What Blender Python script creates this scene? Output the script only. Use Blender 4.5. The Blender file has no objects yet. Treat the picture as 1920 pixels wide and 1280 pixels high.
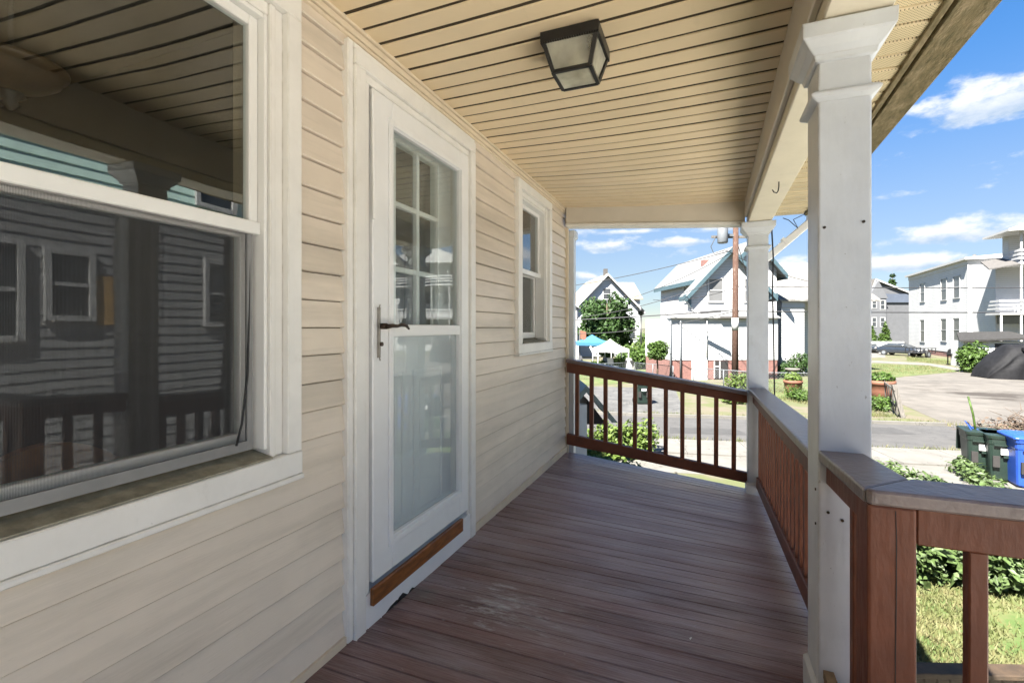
import bpy, math, random
import numpy as np
from mathutils import Vector, Matrix

random.seed(7)
rng = np.random.default_rng(11)
SC = bpy.context.scene
COL = SC.collection
PI = math.pi

# ------------------------------------------------------------------ camera
FPX, VPX, HY = 900.0, 1320.0, 614.0            # focal length, wall vanishing point, eye level (in 1920 px)
YAW = math.atan((VPX - 960) / FPX)             # camera turned left of the porch direction (+Y)
cam_d = bpy.data.cameras.new('camera')
cam_d.sensor_fit = 'HORIZONTAL'; cam_d.sensor_width = 36.0
cam_d.lens = 36.0 * FPX / 1920
cam_d.shift_y = -(640 - HY) / 1920
cam_d.clip_start = 0.03; cam_d.clip_end = 4000
cam = bpy.data.objects.new('camera', cam_d); COL.objects.link(cam)
cam.location = (0, 0, 0); cam.rotation_euler = (PI / 2, 0, YAW)
SC.camera = cam
FW = Vector((-math.sin(YAW), math.cos(YAW), 0)); RT = Vector((math.cos(YAW), math.sin(YAW), 0))
GZ = -3.1                                      # street level below the eye

# ------------------------------------------------------------------ light
SUN_DIR = Vector((-0.19, -0.58, 0.79)).normalized()     # towards the sun: behind and left, high
EXPOSURE = 2.68
SUN_STRENGTH = 5.0
SKY_STRENGTH = 0.05
sun_d = bpy.data.lights.new('sun', 'SUN'); sun_d.energy = SUN_STRENGTH; sun_d.angle = math.radians(0.55)
sun_d.color = (1.0, 0.955, 0.88)
sun = bpy.data.objects.new('sun', sun_d); COL.objects.link(sun)
sun.rotation_euler = SUN_DIR.to_track_quat('Z', 'Y').to_euler()
sun.location = (-6, -8, 20)

world = bpy.data.worlds.new('World'); SC.world = world; world.use_nodes = True
def build_world():
    nt = world.node_tree; nt.nodes.clear()
    N = lambda t: nt.nodes.new(t)
    L = lambda a, b: nt.links.new(a, b)
    out = N('ShaderNodeOutputWorld'); bg = N('ShaderNodeBackground'); bg.inputs[1].default_value = SKY_STRENGTH
    L(bg.outputs[0], out.inputs[0])
    sky = N('ShaderNodeTexSky'); sky.sky_type = 'NISHITA'; sky.sun_disc = False
    sky.sun_elevation = math.asin(SUN_DIR.z); sky.sun_rotation = math.atan2(SUN_DIR.x, SUN_DIR.y) % (2 * PI)
    sky.air_density = 1.0; sky.dust_density = 0.0; sky.ozone_density = 4.0; sky.altitude = 900
    def m(op, a, b=None, c=None):
        n = N('ShaderNodeMath'); n.operation = op
        for i, v in enumerate((a, b, c)):
            if v is None: continue
            if isinstance(v, (int, float)): n.inputs[i].default_value = v
            else: L(v, n.inputs[i])
        return n.outputs[0]
    tc = N('ShaderNodeTexCoord'); sep = N('ShaderNodeSeparateXYZ'); L(tc.outputs['Generated'], sep.inputs[0])
    az = m('ARCTAN2', sep.outputs[0], sep.outputs[1]); el = m('ARCSINE', sep.outputs[2])
    def noise(scale, detail, zs, off=0.0, rough=0.55):
        mp = N('ShaderNodeMapping'); mp.inputs['Scale'].default_value = (1, 1, zs); mp.inputs['Location'].default_value = (off, off * .7, 0)
        L(tc.outputs['Generated'], mp.inputs[0])
        n = N('ShaderNodeTexNoise'); n.inputs['Scale'].default_value = scale; n.inputs['Detail'].default_value = detail
        n.inputs['Roughness'].default_value = rough; L(mp.outputs[0], n.inputs[0])
        return n.outputs[0]
    n1 = noise(9, 6, 2.2); n2 = noise(26, 5, 2.0, 3.1, 0.6); n3 = noise(3.2, 4, 3.0, 1.7)
    # cumulus banks: centre azimuth, elevation and half extents in degrees as seen over the street
    def ang(px, py):
        d = FW + RT * ((px - 960) / FPX) + Vector((0, 0, (HY - py) / FPX)); d.normalize()
        return math.atan2(d.x, d.y), math.asin(d.z)
    banks = [(1850, 195, 230, 70), (1690, 366, 60, 13), (1820, 436, 230, 36), (1700, 497, 150, 24), (1130, 464, 80, 20),
             (1275, 455, 75, 15), (1090, 520, 60, 14), (1330, 432, 90, 10), (1480, 500, 60, 22), (1180, 436, 70, 8)]
    tot = None; low = None
    for px, py, rx, ry in banks:
        a, e = ang(px, py); a2, _ = ang(px + rx, py); _, e2 = ang(px, py - ry)
        ra = abs(a2 - a); re = abs(e2 - e)
        u = m('DIVIDE', m('SUBTRACT', az, a), ra); v = m('DIVIDE', m('SUBTRACT', el, e), re)
        vv = m('MULTIPLY', v, m('ADD', 1.35, m('MULTIPLY', m('SIGN', v), -0.35)))     # flat below, tall above
        r2 = m('ADD', m('MULTIPLY', u, u), m('MULTIPLY', vv, vv))
        k = m('SUBTRACT', 1.0, r2)
        tot = k if tot is None else m('MAXIMUM', tot, k)
        w = m('MULTIPLY', m('MAXIMUM', k, 0.0), v)
        low = w if low is None else m('ADD', low, w)
    # the same kind of cloud all round the sky
    gen = m('MULTIPLY', m('SUBTRACT', n3, 0.60), 6.0)
    tot = m('MAXIMUM', tot, gen)
    dens = m('ADD', tot, m('ADD', m('MULTIPLY', m('SUBTRACT', n1, 0.5), 3.0), m('MULTIPLY', m('SUBTRACT', n2, 0.5), 2.2)))
    mr = N('ShaderNodeMapRange'); mr.interpolation_type = 'SMOOTHSTEP'
    mr.inputs['From Min'].default_value = -0.02; mr.inputs['From Max'].default_value = 1.05; L(dens, mr.inputs['Value'])
    mask = m('MULTIPLY', mr.outputs[0], 0.93)
    sh = N('ShaderNodeMapRange'); sh.inputs['From Min'].default_value = -0.30; sh.inputs['From Max'].default_value = 0.22
    L(m('ADD', low, m('MULTIPLY', m('SUBTRACT', n2, 0.5), 0.8)), sh.inputs['Value'])
    cc = N('ShaderNodeMix'); cc.data_type = 'RGBA'
    cc.inputs['A'].default_value = (1.59, 2.09, 2.76, 1); cc.inputs['B'].default_value = (3.6, 3.64, 3.72, 1); L(sh.outputs[0], cc.inputs['Factor'])
    mx = N('ShaderNodeMix'); mx.data_type = 'RGBA'; L(mask, mx.inputs['Factor'])
    hs = N('ShaderNodeHueSaturation'); hs.inputs['Saturation'].default_value = 1.22; L(sky.outputs[0], hs.inputs['Color'])
    hz = N('ShaderNodeMapRange'); hz.interpolation_type = 'SMOOTHSTEP'; hz.inputs['From Min'].default_value = 0.0; hz.inputs['From Max'].default_value = 0.5; hz.inputs['To Min'].default_value = 0.335; hz.inputs['To Max'].default_value = 0.795
    L(el, hz.inputs['Value']); L(hz.outputs[0], hs.inputs['Value'])
    st = N('ShaderNodeMapRange'); st.interpolation_type = 'SMOOTHSTEP'; st.inputs['From Min'].default_value = 0.05; st.inputs['From Max'].default_value = 0.45; st.inputs['To Min'].default_value = 0.82; st.inputs['To Max'].default_value = 1.22
    L(el, st.inputs['Value']); L(st.outputs[0], hs.inputs['Saturation'])
    L(hs.outputs[0], mx.inputs['A']); L(cc.outputs['Result'], mx.inputs['B'])
    L(mx.outputs['Result'], bg.inputs[0])
build_world()
SC.view_settings.view_transform = 'Standard'; SC.view_settings.look = 'None'
SC.view_settings.exposure = EXPOSURE; SC.view_settings.gamma = 1.0; SC.view_settings.use_curve_mapping = False
SC.render.engine = 'CYCLES'
try:
    SC.cycles.use_denoising = True; SC.cycles.denoiser = 'OPENIMAGEDENOISE'
    SC.cycles.denoising_input_passes = 'RGB_ALBEDO_NORMAL'
    SC.cycles.max_bounces = 9; SC.cycles.diffuse_bounces = 5; SC.cycles.transparent_max_bounces = 24
    SC.cycles.caustics_reflective = False; SC.cycles.caustics_refractive = False
    SC.cycles.sample_clamp_indirect = 12.0
except Exception: pass

# ------------------------------------------------------------------ helpers
def S(px, depth):
    """street-survey point: lateral bearing px at a depth in metres from the eye -> X, Y"""
    p = FW * depth + RT * ((px - 960) / FPX * depth)
    return p.x, p.y
def HZ(py, depth): return (HY - py) * depth / FPX      # height above the eye

ORG = {}                                               # world origin of every built object
def wloc(o): return ORG.get(o.name, Vector((0, 0, 0)))
def thing(name, label, cat, loc=(0, 0, 0), rz=0.0, group=None):
    o = bpy.data.objects.new(name, None); COL.objects.link(o)
    o.empty_display_size = 0.1; o.location = loc; o.rotation_euler = (0, 0, rz)
    tag(o, label, cat, group); ORG[o.name] = Vector(loc)
    return o
def tag(o, label=None, cat=None, group=None, kind=None):
    if label: o['label'] = label
    if cat: o['category'] = cat
    if group: o['group'] = group
    if kind: o['kind'] = kind
    return o
def link(name, me, mat, parent=None, loc=(0, 0, 0)):
    o = bpy.data.objects.new(name, me); COL.objects.link(o)
    if mat is not None and not me.materials: me.materials.append(M[mat] if isinstance(mat, str) else mat)
    if parent is not None: o.parent = parent
    o.location = loc
    ORG[o.name] = (wloc(parent) if parent is not None else Vector((0, 0, 0))) + Vector(loc)
    return o
def bevel(o, w=0.004, seg=1):
    md = o.modifiers.new('edge', 'BEVEL'); md.width = w; md.segments = seg; md.limit_method = 'ANGLE'; md.angle_limit = 0.6
    return o
def copy_tree(o, parent=None, loc=None, rz=None, label=None, group=None):
    c = o.copy(); COL.objects.link(c); c.parent = parent
    if loc is not None: c.location = loc
    if rz is not None: c.rotation_euler = (0, 0, rz)
    if label: c['label'] = label
    if group: c['group'] = group
    for ch in list(o.children): copy_tree(ch, c)
    return c

class MB:
    """collects simple solids, built as one mesh object"""
    def __init__(s): s.v = []; s.f = []; s.sm = []
    def add(s, vs, fs, smooth=False):
        b = len(s.v); s.v += [tuple(p) for p in vs]; s.f += [tuple(i + b for i in f) for f in fs]; s.sm += [smooth] * len(fs); return s
    def hexa(s, p):      # 8 points: bottom ring 0-3 counter-clockwise, top ring 4-7
        return s.add(p, [(3, 2, 1, 0), (4, 5, 6, 7), (0, 1, 5, 4), (1, 2, 6, 5), (2, 3, 7, 6), (3, 0, 4, 7)])
    def box(s, x0, x1, y0, y1, z0, z1):
        x0, x1 = sorted((x0, x1)); y0, y1 = sorted((y0, y1)); z0, z1 = sorted((z0, z1))
        return s.hexa([(x0, y0, z0), (x1, y0, z0), (x1, y1, z0), (x0, y1, z0), (x0, y0, z1), (x1, y0, z1), (x1, y1, z1), (x0, y1, z1)])
    def bar(s, a, b, w, h, up=(0, 0, 1)):
        """square bar from a to b, width w (sideways), height h (along up)"""
        a = Vector(a); b = Vector(b); d = (b - a).normalized(); up = Vector(up)
        sd = d.cross(up)
        if sd.length < 1e-4: sd = d.cross(Vector((1, 0, 0)))
        sd.normalize(); u = sd.cross(d).normalized()
        sd *= w / 2; u *= h / 2
        return s.hexa([a - sd - u, a + sd - u, b + sd - u, b - sd - u, a - sd + u, a + sd + u, b + sd + u, b - sd + u])
    def tube(s, pts, r, n=8, cap=True):
        pts = [Vector(p) for p in pts]; rs = r if isinstance(r, (list, tuple)) else [r] * len(pts)
        rings = []; ref = None
        for i, p in enumerate(pts):
            t = (pts[min(i + 1, len(pts) - 1)] - pts[max(i - 1, 0)]).normalized()
            if ref is None: ref = t.orthogonal().normalized()
            ref = (ref - t * ref.dot(t)).normalized(); q = t.cross(ref)
            rings.append([p + (ref * math.cos(2 * PI * k / n) + q * math.sin(2 * PI * k / n)) * rs[i] for k in range(n)])
        vs = [v for rg in rings for v in rg]; fs = []
        for i in range(len(pts) - 1):
            for k in range(n):
                fs.append((i * n + k, i * n + (k + 1) % n, (i + 1) * n + (k + 1) % n, (i + 1) * n + k))
        s.add(vs, fs, True)
        if cap:
            b = len(s.v) - len(vs)
            s.f += [tuple(b + k for k in reversed(range(n))), tuple(b + len(vs) - n + k for k in range(n))]; s.sm += [False, False]
        return s
    def lathe(s, prof, c=(0, 0, 0), n=16):
        vs = []; fs = []; m = len(prof)
        for r, z in prof:
            for k in range(n): vs.append((c[0] + r * math.cos(2 * PI * k / n), c[1] + r * math.sin(2 * PI * k / n), c[2] + z))
        for i in range(m - 1):
            for k in range(n): fs.append((i * n + k, i * n + (k + 1) % n, (i + 1) * n + (k + 1) % n, (i + 1) * n + k))
        return s.add(vs, fs, True)
    def prism(s, poly, axis, a, b):
        """extrude a 2-D polygon along an axis; poly lies in the other two axes in x,y,z order"""
        def p3(q, t):
            return (t, q[0], q[1]) if axis == 0 else ((q[0], t, q[1]) if axis == 1 else (q[0], q[1], t))
        n = len(poly); vs = [p3(q, a) for q in poly] + [p3(q, b) for q in poly]
        fs = [tuple(range(n)), tuple(range(2 * n - 1, n - 1, -1))] + [(i, i + n, (i + 1) % n + n, (i + 1) % n) for i in range(n)]
        return s.add(vs, fs)
    def loft(s, sections, closed=True, cap=True, smooth=True):
        n = len(sections[0]); vs = [p for sec in sections for p in sec]; fs = []
        for i in range(len(sections) - 1):
            for k in range(n if closed else n - 1):
                fs.append((i * n + k, i * n + (k + 1) % n, (i + 1) * n + (k + 1) % n, (i + 1) * n + k))
        s.add(vs, fs, smooth)
        if cap and closed:
            b = len(s.v) - len(vs); s.f += [tuple(b + k for k in reversed(range(n))), tuple(b + len(vs) - n + k for k in range(n))]; s.sm += [False] * 2
        return s
    def mesh(s, name, off=None):
        me = bpy.data.meshes.new(name)
        vs = s.v if off is None else [(x - off[0], y - off[1], z - off[2]) for x, y, z in s.v]
        me.from_pydata(vs, [], s.f); me.polygons.foreach_set('use_smooth', s.sm)
        me.update()
        import bmesh
        bm = bmesh.new(); bm.from_mesh(me); bmesh.ops.recalc_face_normals(bm, faces=bm.faces); bm.to_mesh(me); bm.free()
        return me
    def build(s, name, mat, parent=None, world=True):
        off = wloc(parent) if (parent is not None and world) else None
        return link(name, s.mesh(name, off), mat, parent)

# ------------------------------------------------------------------ materials
M = {}
def pmat(name, col, rough=0.5, var=0.10, scale=6.0, stretch=(1, 1, 1), col2=None, lo=0.35, hi=0.65, bump=0.0, bscale=60.0, bstretch=None,
         rand=0.0, spec=0.5, metal=0.0, rvar=0.0, coat=0.0, detail=6.0, trans=None):
    mt = bpy.data.materials.new(name); mt.use_nodes = True; nt = mt.node_tree
    b = nt.nodes['Principled BSDF']; N = nt.nodes.new; L = nt.links.new
    b.inputs['Roughness'].default_value = rough; b.inputs['Specular IOR Level'].default_value = spec; b.inputs['Metallic'].default_value = metal
    b.inputs['Coat Weight'].default_value = coat
    geo = N('ShaderNodeNewGeometry')
    mp = N('ShaderNodeMapping'); mp.inputs['Scale'].default_value = stretch; L(geo.outputs['Position'], mp.inputs[0])
    nz = N('ShaderNodeTexNoise'); nz.inputs['Scale'].default_value = scale; nz.inputs['Detail'].default_value = detail; nz.inputs['Roughness'].default_value = 0.62
    L(mp.outputs[0], nz.inputs[0])
    mr = N('ShaderNodeMapRange'); mr.inputs['From Min'].default_value = lo; mr.inputs['From Max'].default_value = hi; L(nz.outputs[0], mr.inputs['Value'])
    mx = N('ShaderNodeMix'); mx.data_type = 'RGBA'; L(mr.outputs[0], mx.inputs['Factor'])
    c2 = col2 if col2 else tuple(min(1, c * (1 + var)) for c in col); c1 = col if col2 else tuple(c * (1 - var) for c in col)
    mx.inputs['A'].default_value = (*c1, 1); mx.inputs['B'].default_value = (*c2, 1)
    last = mx.outputs['Result']
    if rand:
        oi = N('ShaderNodeObjectInfo'); r2 = N('ShaderNodeMapRange'); r2.inputs['To Min'].default_value = 1 - rand; r2.inputs['To Max'].default_value = 1 + rand
        L(oi.outputs['Random'], r2.inputs['Value'])
        hv = N('ShaderNodeHueSaturation'); L(r2.outputs[0], hv.inputs['Value']); L(last, hv.inputs['Color']); last = hv.outputs[0]
    L(last, b.inputs['Base Color'])
    if rvar:
        r3 = N('ShaderNodeMapRange'); r3.inputs['To Min'].default_value = max(0, rough - rvar); r3.inputs['To Max'].default_value = rough + rvar
        L(nz.outputs[0], r3.inputs['Value']); L(r3.outputs[0], b.inputs['Roughness'])
    if bump:
        mp2 = N('ShaderNodeMapping'); mp2.inputs['Scale'].default_value = bstretch or stretch; L(geo.outputs['Position'], mp2.inputs[0])
        n2 = N('ShaderNodeTexNoise'); n2.inputs['Scale'].default_value = bscale; n2.inputs['Detail'].default_value = 4; L(mp2.outputs[0], n2.inputs[0])
        bp = N('ShaderNodeBump'); bp.inputs['Strength'].default_value = bump; bp.inputs['Distance'].default_value = 0.01; L(n2.outputs[0], bp.inputs['Height'])
        L(bp.outputs[0], b.inputs['Normal'])
    if trans:
        out = nt.nodes['Material Output']; tr = N('ShaderNodeBsdfTranslucent'); L(last, tr.inputs[0])
        ms = N('ShaderNodeMixShader'); ms.inputs[0].default_value = trans; L(b.outputs[0], ms.inputs[1]); L(tr.outputs[0], ms.inputs[2]); L(ms.outputs[0], out.inputs[0])
    M[name] = mt
    return mt
def overlay(name, col, scale, lo, hi, stretch=(1, 1, 1), amount=1.0, detail=8.0, center=None, radius=None, rough=None):
    """worn or stained patches, or painted sheen, laid over an existing material; optional place where they gather"""
    mt = M[name]; nt = mt.node_tree; N = nt.nodes.new; L = nt.links.new; b = nt.nodes['Principled BSDF']
    src = b.inputs['Base Color'].links[0].from_socket
    geo = N('ShaderNodeNewGeometry'); mp = N('ShaderNodeMapping'); mp.inputs['Scale'].default_value = stretch; L(geo.outputs['Position'], mp.inputs[0])
    nz = N('ShaderNodeTexNoise'); nz.inputs['Scale'].default_value = scale; nz.inputs['Detail'].default_value = detail; nz.inputs['Roughness'].default_value = 0.68; L(mp.outputs[0], nz.inputs[0])
    val = nz.outputs[0]
    if center is not None:
        ds = N('ShaderNodeVectorMath'); ds.operation = 'DISTANCE'; L(geo.outputs['Position'], ds.inputs[0]); ds.inputs[1].default_value = center
        fr = N('ShaderNodeMapRange'); fr.inputs['From Min'].default_value = 0; fr.inputs['From Max'].default_value = radius; fr.inputs['To Min'].default_value = 0.0; fr.inputs['To Max'].default_value = -0.35
        L(ds.outputs['Value'], fr.inputs['Value'])
        ad = N('ShaderNodeMath'); ad.operation = 'ADD'; L(val, ad.inputs[0]); L(fr.outputs[0], ad.inputs[1]); val = ad.outputs[0]
    mr = N('ShaderNodeMapRange'); mr.inputs['From Min'].default_value = lo; mr.inputs['From Max'].default_value = hi; mr.inputs['To Max'].default_value = amount; L(val, mr.inputs['Value'])
    mx = N('ShaderNodeMix'); mx.data_type = 'RGBA'; L(mr.outputs[0], mx.inputs['Factor']); L(src, mx.inputs['A']); mx.inputs['B'].default_value = (*col, 1)
    L(mx.outputs['Result'], b.inputs['Base Color'])
    if rough is not None:
        r = N('ShaderNodeMix'); r.data_type = 'FLOAT'; L(mr.outputs[0], r.inputs['Factor']); r.inputs['A'].default_value = b.inputs['Roughness'].default_value; r.inputs['B'].default_value = rough
        if b.inputs['Roughness'].links: L(b.inputs['Roughness'].links[0].from_socket, r.inputs['A'])
        L(r.outputs['Result'], b.inputs['Roughness'])
def lines(name, pitch, width, dark, axis=2):
    """fine horizontal laps on walls too far off to show single boards (relief and a dark lap line)"""
    mt = M[name]; nt = mt.node_tree; N = nt.nodes.new; L = nt.links.new; b = nt.nodes['Principled BSDF']
    src = b.inputs['Base Color'].links[0].from_socket
    geo = N('ShaderNodeNewGeometry'); sp = N('ShaderNodeSeparateXYZ'); L(geo.outputs['Position'], sp.inputs[0])
    def m(op, a, v):
        n = N('ShaderNodeMath'); n.operation = op; L(a, n.inputs[0]); n.inputs[1].default_value = v; return n.outputs[0]
    fr = m('FRACT', m('DIVIDE', m('ADD', sp.outputs[axis], 50.0), pitch), 0)
    lt = m('LESS_THAN', fr, width)
    mx = N('ShaderNodeMix'); mx.data_type = 'RGBA'; L(m('MULTIPLY', lt, dark), mx.inputs['Factor']); L(src, mx.inputs['A']); mx.inputs['B'].default_value = (0.08, 0.085, 0.09, 1)
    L(mx.outputs['Result'], b.inputs['Base Color'])
    bp = N('ShaderNodeBump'); bp.inputs['Strength'].default_value = 0.6; bp.inputs['Distance'].default_value = 0.02; bp.invert = True; L(fr, bp.inputs['Height']); L(bp.outputs[0], b.inputs['Normal'])

def edge_wear(name, col, radius, amount=0.8, noise=18, lo=0.35, hi=0.6):
    """paint rubbed through along the arrises of the piece"""
    mt = M[name]; nt = mt.node_tree; N = nt.nodes.new; L = nt.links.new; b = nt.nodes['Principled BSDF']
    src = b.inputs['Base Color'].links[0].from_socket
    bv = N('ShaderNodeBevel'); bv.samples = 4; bv.inputs['Radius'].default_value = radius; geo = N('ShaderNodeNewGeometry')
    dt = N('ShaderNodeVectorMath'); dt.operation = 'DOT_PRODUCT'; L(bv.outputs[0], dt.inputs[0]); L(geo.outputs['True Normal'], dt.inputs[1])
    e = N('ShaderNodeMapRange'); e.inputs['From Min'].default_value = 0.99; e.inputs['From Max'].default_value = 0.86; L(dt.outputs['Value'], e.inputs['Value'])
    nz = N('ShaderNodeTexNoise'); nz.inputs['Scale'].default_value = noise; nz.inputs['Detail'].default_value = 8; L(geo.outputs['Position'], nz.inputs[0])
    g = N('ShaderNodeMapRange'); g.inputs['From Min'].default_value = lo; g.inputs['From Max'].default_value = hi; g.inputs['To Max'].default_value = amount; L(nz.outputs[0], g.inputs['Value'])
    mu = N('ShaderNodeMath'); mu.operation = 'MULTIPLY'; L(e.outputs[0], mu.inputs[0]); L(g.outputs[0], mu.inputs[1])
    mx = N('ShaderNodeMix'); mx.data_type = 'RGBA'; L(mu.outputs[0], mx.inputs['Factor']); L(src, mx.inputs['A']); mx.inputs['B'].default_value = (*col, 1); L(mx.outputs['Result'], b.inputs['Base Color'])
def cracks(name, scale, width, col, amount=0.8, warp=0.25):
    """irregular cracks of worn paving"""
    mt = M[name]; nt = mt.node_tree; N = nt.nodes.new; L = nt.links.new; b = nt.nodes['Principled BSDF']
    src = b.inputs['Base Color'].links[0].from_socket; geo = N('ShaderNodeNewGeometry')
    nz = N('ShaderNodeTexNoise'); nz.inputs['Scale'].default_value = 1.8; nz.inputs['Detail'].default_value = 5; L(geo.outputs['Position'], nz.inputs[0])
    sc = N('ShaderNodeVectorMath'); sc.operation = 'SCALE'; sc.inputs['Scale'].default_value = warp / scale * 4; L(nz.outputs['Color'], sc.inputs[0])
    ad = N('ShaderNodeVectorMath'); L(geo.outputs['Position'], ad.inputs[0]); L(sc.outputs[0], ad.inputs[1])
    vo = N('ShaderNodeTexVoronoi'); vo.feature = 'DISTANCE_TO_EDGE'; vo.inputs['Scale'].default_value = scale; L(ad.outputs[0], vo.inputs['Vector'])
    mr = N('ShaderNodeMapRange'); mr.inputs['From Min'].default_value = width; mr.inputs['From Max'].default_value = width * 0.3; mr.inputs['To Max'].default_value = amount; L(vo.outputs['Distance'], mr.inputs['Value'])
    mx = N('ShaderNodeMix'); mx.data_type = 'RGBA'; L(mr.outputs[0], mx.inputs['Factor']); L(src, mx.inputs['A']); mx.inputs['B'].default_value = (*col, 1); L(mx.outputs['Result'], b.inputs['Base Color'])

pmat('siding', (0.70, 0.615, 0.515), 0.46, 0.04, 3.0, bump=0.10, bscale=55, bstretch=(1, 0.35, 5), rand=0.02)
overlay('siding', (0.40, 0.355, 0.285), 1.6, 0.46, 0.78, (1, 0.35, 4.0), 0.75)
overlay('siding', (0.36, 0.31, 0.24), 12, 0.58, 0.80, (1, 0.12, 2.2), 0.40)
overlay('siding', (0.28, 0.24, 0.17), 45, 0.66, 0.74, (1, 0.5, 1.5), 0.35)
pmat('siding_trim', (0.68, 0.58, 0.44), 0.42, 0.05, 8, bump=0.05)
pmat('ceiling_vinyl', (0.74, 0.60, 0.40), 0.34, 0.04, 2.5, bump=0.05, bscale=30, rand=0.025)
overlay('ceiling_vinyl', (0.40, 0.32, 0.20), 3.0, 0.58, 0.85, (3, 0.8, 1), 0.35)
pmat('white_trim', (0.76, 0.745, 0.71), 0.40, 0.05, 5, bump=0.05, bscale=40)
overlay('white_trim', (0.40, 0.36, 0.28), 7, 0.60, 0.78, (1, 1, 0.6), 0.4)
overlay('white_trim', (0.13, 0.11, 0.08), 60, 0.70, 0.76, (1, 1, 0.6), 0.7)
pmat('white_vinyl', (0.77, 0.765, 0.74), 0.30, 0.03, 4, bump=0.02)
overlay('white_vinyl', (0.42, 0.40, 0.34), 9, 0.62, 0.8, (1, 1, 1), 0.35)
pmat('inner_white', (0.88, 0.89, 0.90), 0.35, 0.02, 5)
pmat('door_white', (0.78, 0.785, 0.785), 0.33, 0.03, 6)
overlay('door_white', (0.35, 0.33, 0.30), 14, 0.68, 0.8, (1, 1, 0.5), 0.4)
pmat('post_paint', (0.58, 0.605, 0.635), 0.38, 0.06, 5, bump=0.25, bscale=22, bstretch=(1, 1, 0.3))
overlay('post_paint', (0.36, 0.33, 0.27), 5, 0.58, 0.80, (1, 1, 0.4), 0.45)
overlay('post_paint', (0.12, 0.10, 0.085), 60, 0.67, 0.71, (1, 1, 0.5), 0.8)
pmat('beam_paint', (0.70, 0.64, 0.51), 0.42, 0.05, 4, bump=0.06)
overlay('beam_paint', (0.34, 0.29, 0.20), 6, 0.58, 0.8, (1, 1, 1), 0.4)
pmat('beam_wrap', (0.62, 0.57, 0.49), 0.34, 0.04, 3, bump=0.03)
pmat('sill_stone', (0.27, 0.25, 0.19), 0.8, 0.25, 25, bump=0.2)
pmat('floor_paint', (0.150, 0.082, 0.070), 0.40, 0.18, 7, (0.35, 3, 1), bump=0.45, bscale=38, bstretch=(0.16, 3.2, 1), rand=0.16, rvar=0.12, spec=0.6)
overlay('floor_paint', (0.25, 0.205, 0.215), 4.5, 0.50, 0.72, (0.35, 1.6, 1), 0.65, rough=0.42)
overlay('floor_paint', (0.27, 0.25, 0.235), 11, 0.60, 0.72, (0.4, 1.5, 1), 0.45, rough=0.6)
overlay('floor_paint', (0.44, 0.375, 0.39), 3.2, 0.16, 0.50, (0.3, 1.5, 1), 0.72, center=(-0.1, 4.6, -1.35), radius=3.4, rough=0.34)  # grazing sheen of the far boards, painted as a paler mauve grey
overlay('floor_paint', (0.58, 0.58, 0.57), 15, 0.43, 0.57, (0.45, 1.7, 1), 0.8, center=(-0.88, 1.97, -1.24), radius=0.42, rough=0.7)
overlay('floor_paint', (0.45, 0.44, 0.42), 24, 0.48, 0.60, (0.3, 1.8, 1), 0.6, center=(-0.70, 2.0, -1.24), radius=0.9, rough=0.7)
overlay('floor_paint', (0.50, 0.48, 0.45), 38, 0.655, 0.70, (0.5, 1.5, 1), 0.6, rough=0.7)
overlay('floor_paint', (0.045, 0.028, 0.025), 4, 0.56, 0.78, (0.4, 1.6, 1), 0.5)
overlay('floor_paint', (0.20, 0.20, 0.17), 9, 0.42, 0.56, (1, 1, 1), 0.55, center=(-1.30, 1.95, -1.24), radius=0.55, rough=0.7)
pmat('rail_brown', (0.150, 0.050, 0.025), 0.50, 0.14, 8, (1, 1, 1), bump=0.30, bscale=30, bstretch=(1.5, 1.5, 0.5), rand=0.05, spec=0.3)
overlay('rail_brown', (0.18, 0.075, 0.045), 9, 0.62, 0.8, (1, 1, 0.6), 0.5)
pmat('cap_brown', (0.155, 0.112, 0.102), 0.34, 0.18, 9, (1, 1, 1), bump=0.25, bscale=40, rvar=0.08)  # worn grey, with sky sheen painted into the base colour
overlay('cap_brown', (0.27, 0.24, 0.235), 12, 0.58, 0.74, (1, 1, 1), 0.55, rough=0.55)
pmat('raw_wood', (0.23, 0.15, 0.075), 0.75, 0.3, 20, (1, 1, 1), bump=0.3, bscale=80)
pmat('kick_wood', (0.20, 0.070, 0.015), 0.38, 0.35, 24, (1, 0.5, 3), bump=0.1, bscale=60)
pmat('moss_wood', (0.22, 0.17, 0.09), 0.85, 0.5, 22, (3, 0.7, 3), col2=(0.085, 0.075, 0.03), lo=0.3, hi=0.7, bump=0.5, bscale=60)
overlay('moss_wood', (0.42, 0.34, 0.22), 12, 0.5, 0.7, (2, 0.5, 2), 0.6)
pmat('roof_shingle', (0.07, 0.065, 0.06), 0.9, 0.3, 30, bump=0.4)
pmat('dark_metal', (0.012, 0.012, 0.013), 0.38, 0.3, 20)
pmat('bronze', (0.05, 0.032, 0.022), 0.35, 0.4, 30, metal=0.6)
pmat('bronze_lamp', (0.07, 0.038, 0.016), 0.4, 0.4, 14, metal=0.3)
pmat('cable_black', (0.012, 0.012, 0.012), 0.6, 0.1, 5)
pmat('lap_shadow', (0.20, 0.16, 0.11), 0.8, 0.2, 5)
pmat('groove_shade_dirt', (0.045, 0.030, 0.013), 0.8, 0.2, 5)
pmat('pewter', (0.30, 0.275, 0.24), 0.4, 0.2, 30, metal=0.3)
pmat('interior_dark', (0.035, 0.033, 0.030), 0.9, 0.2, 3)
pmat('interior_wood', (0.30, 0.11, 0.03), 0.5, 0.3, 8)
pmat('grey_sash', (0.22, 0.22, 0.22), 0.5, 0.1, 8)
edge_wear('cap_brown', (0.36, 0.31, 0.27), 0.012, 0.85)
edge_wear('rail_brown', (0.20, 0.09, 0.055), 0.008, 0.7)
edge_wear('post_paint', (0.30, 0.27, 0.22), 0.010, 0.7)
edge_wear('white_trim', (0.42, 0.38, 0.30), 0.008, 0.6)

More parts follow.
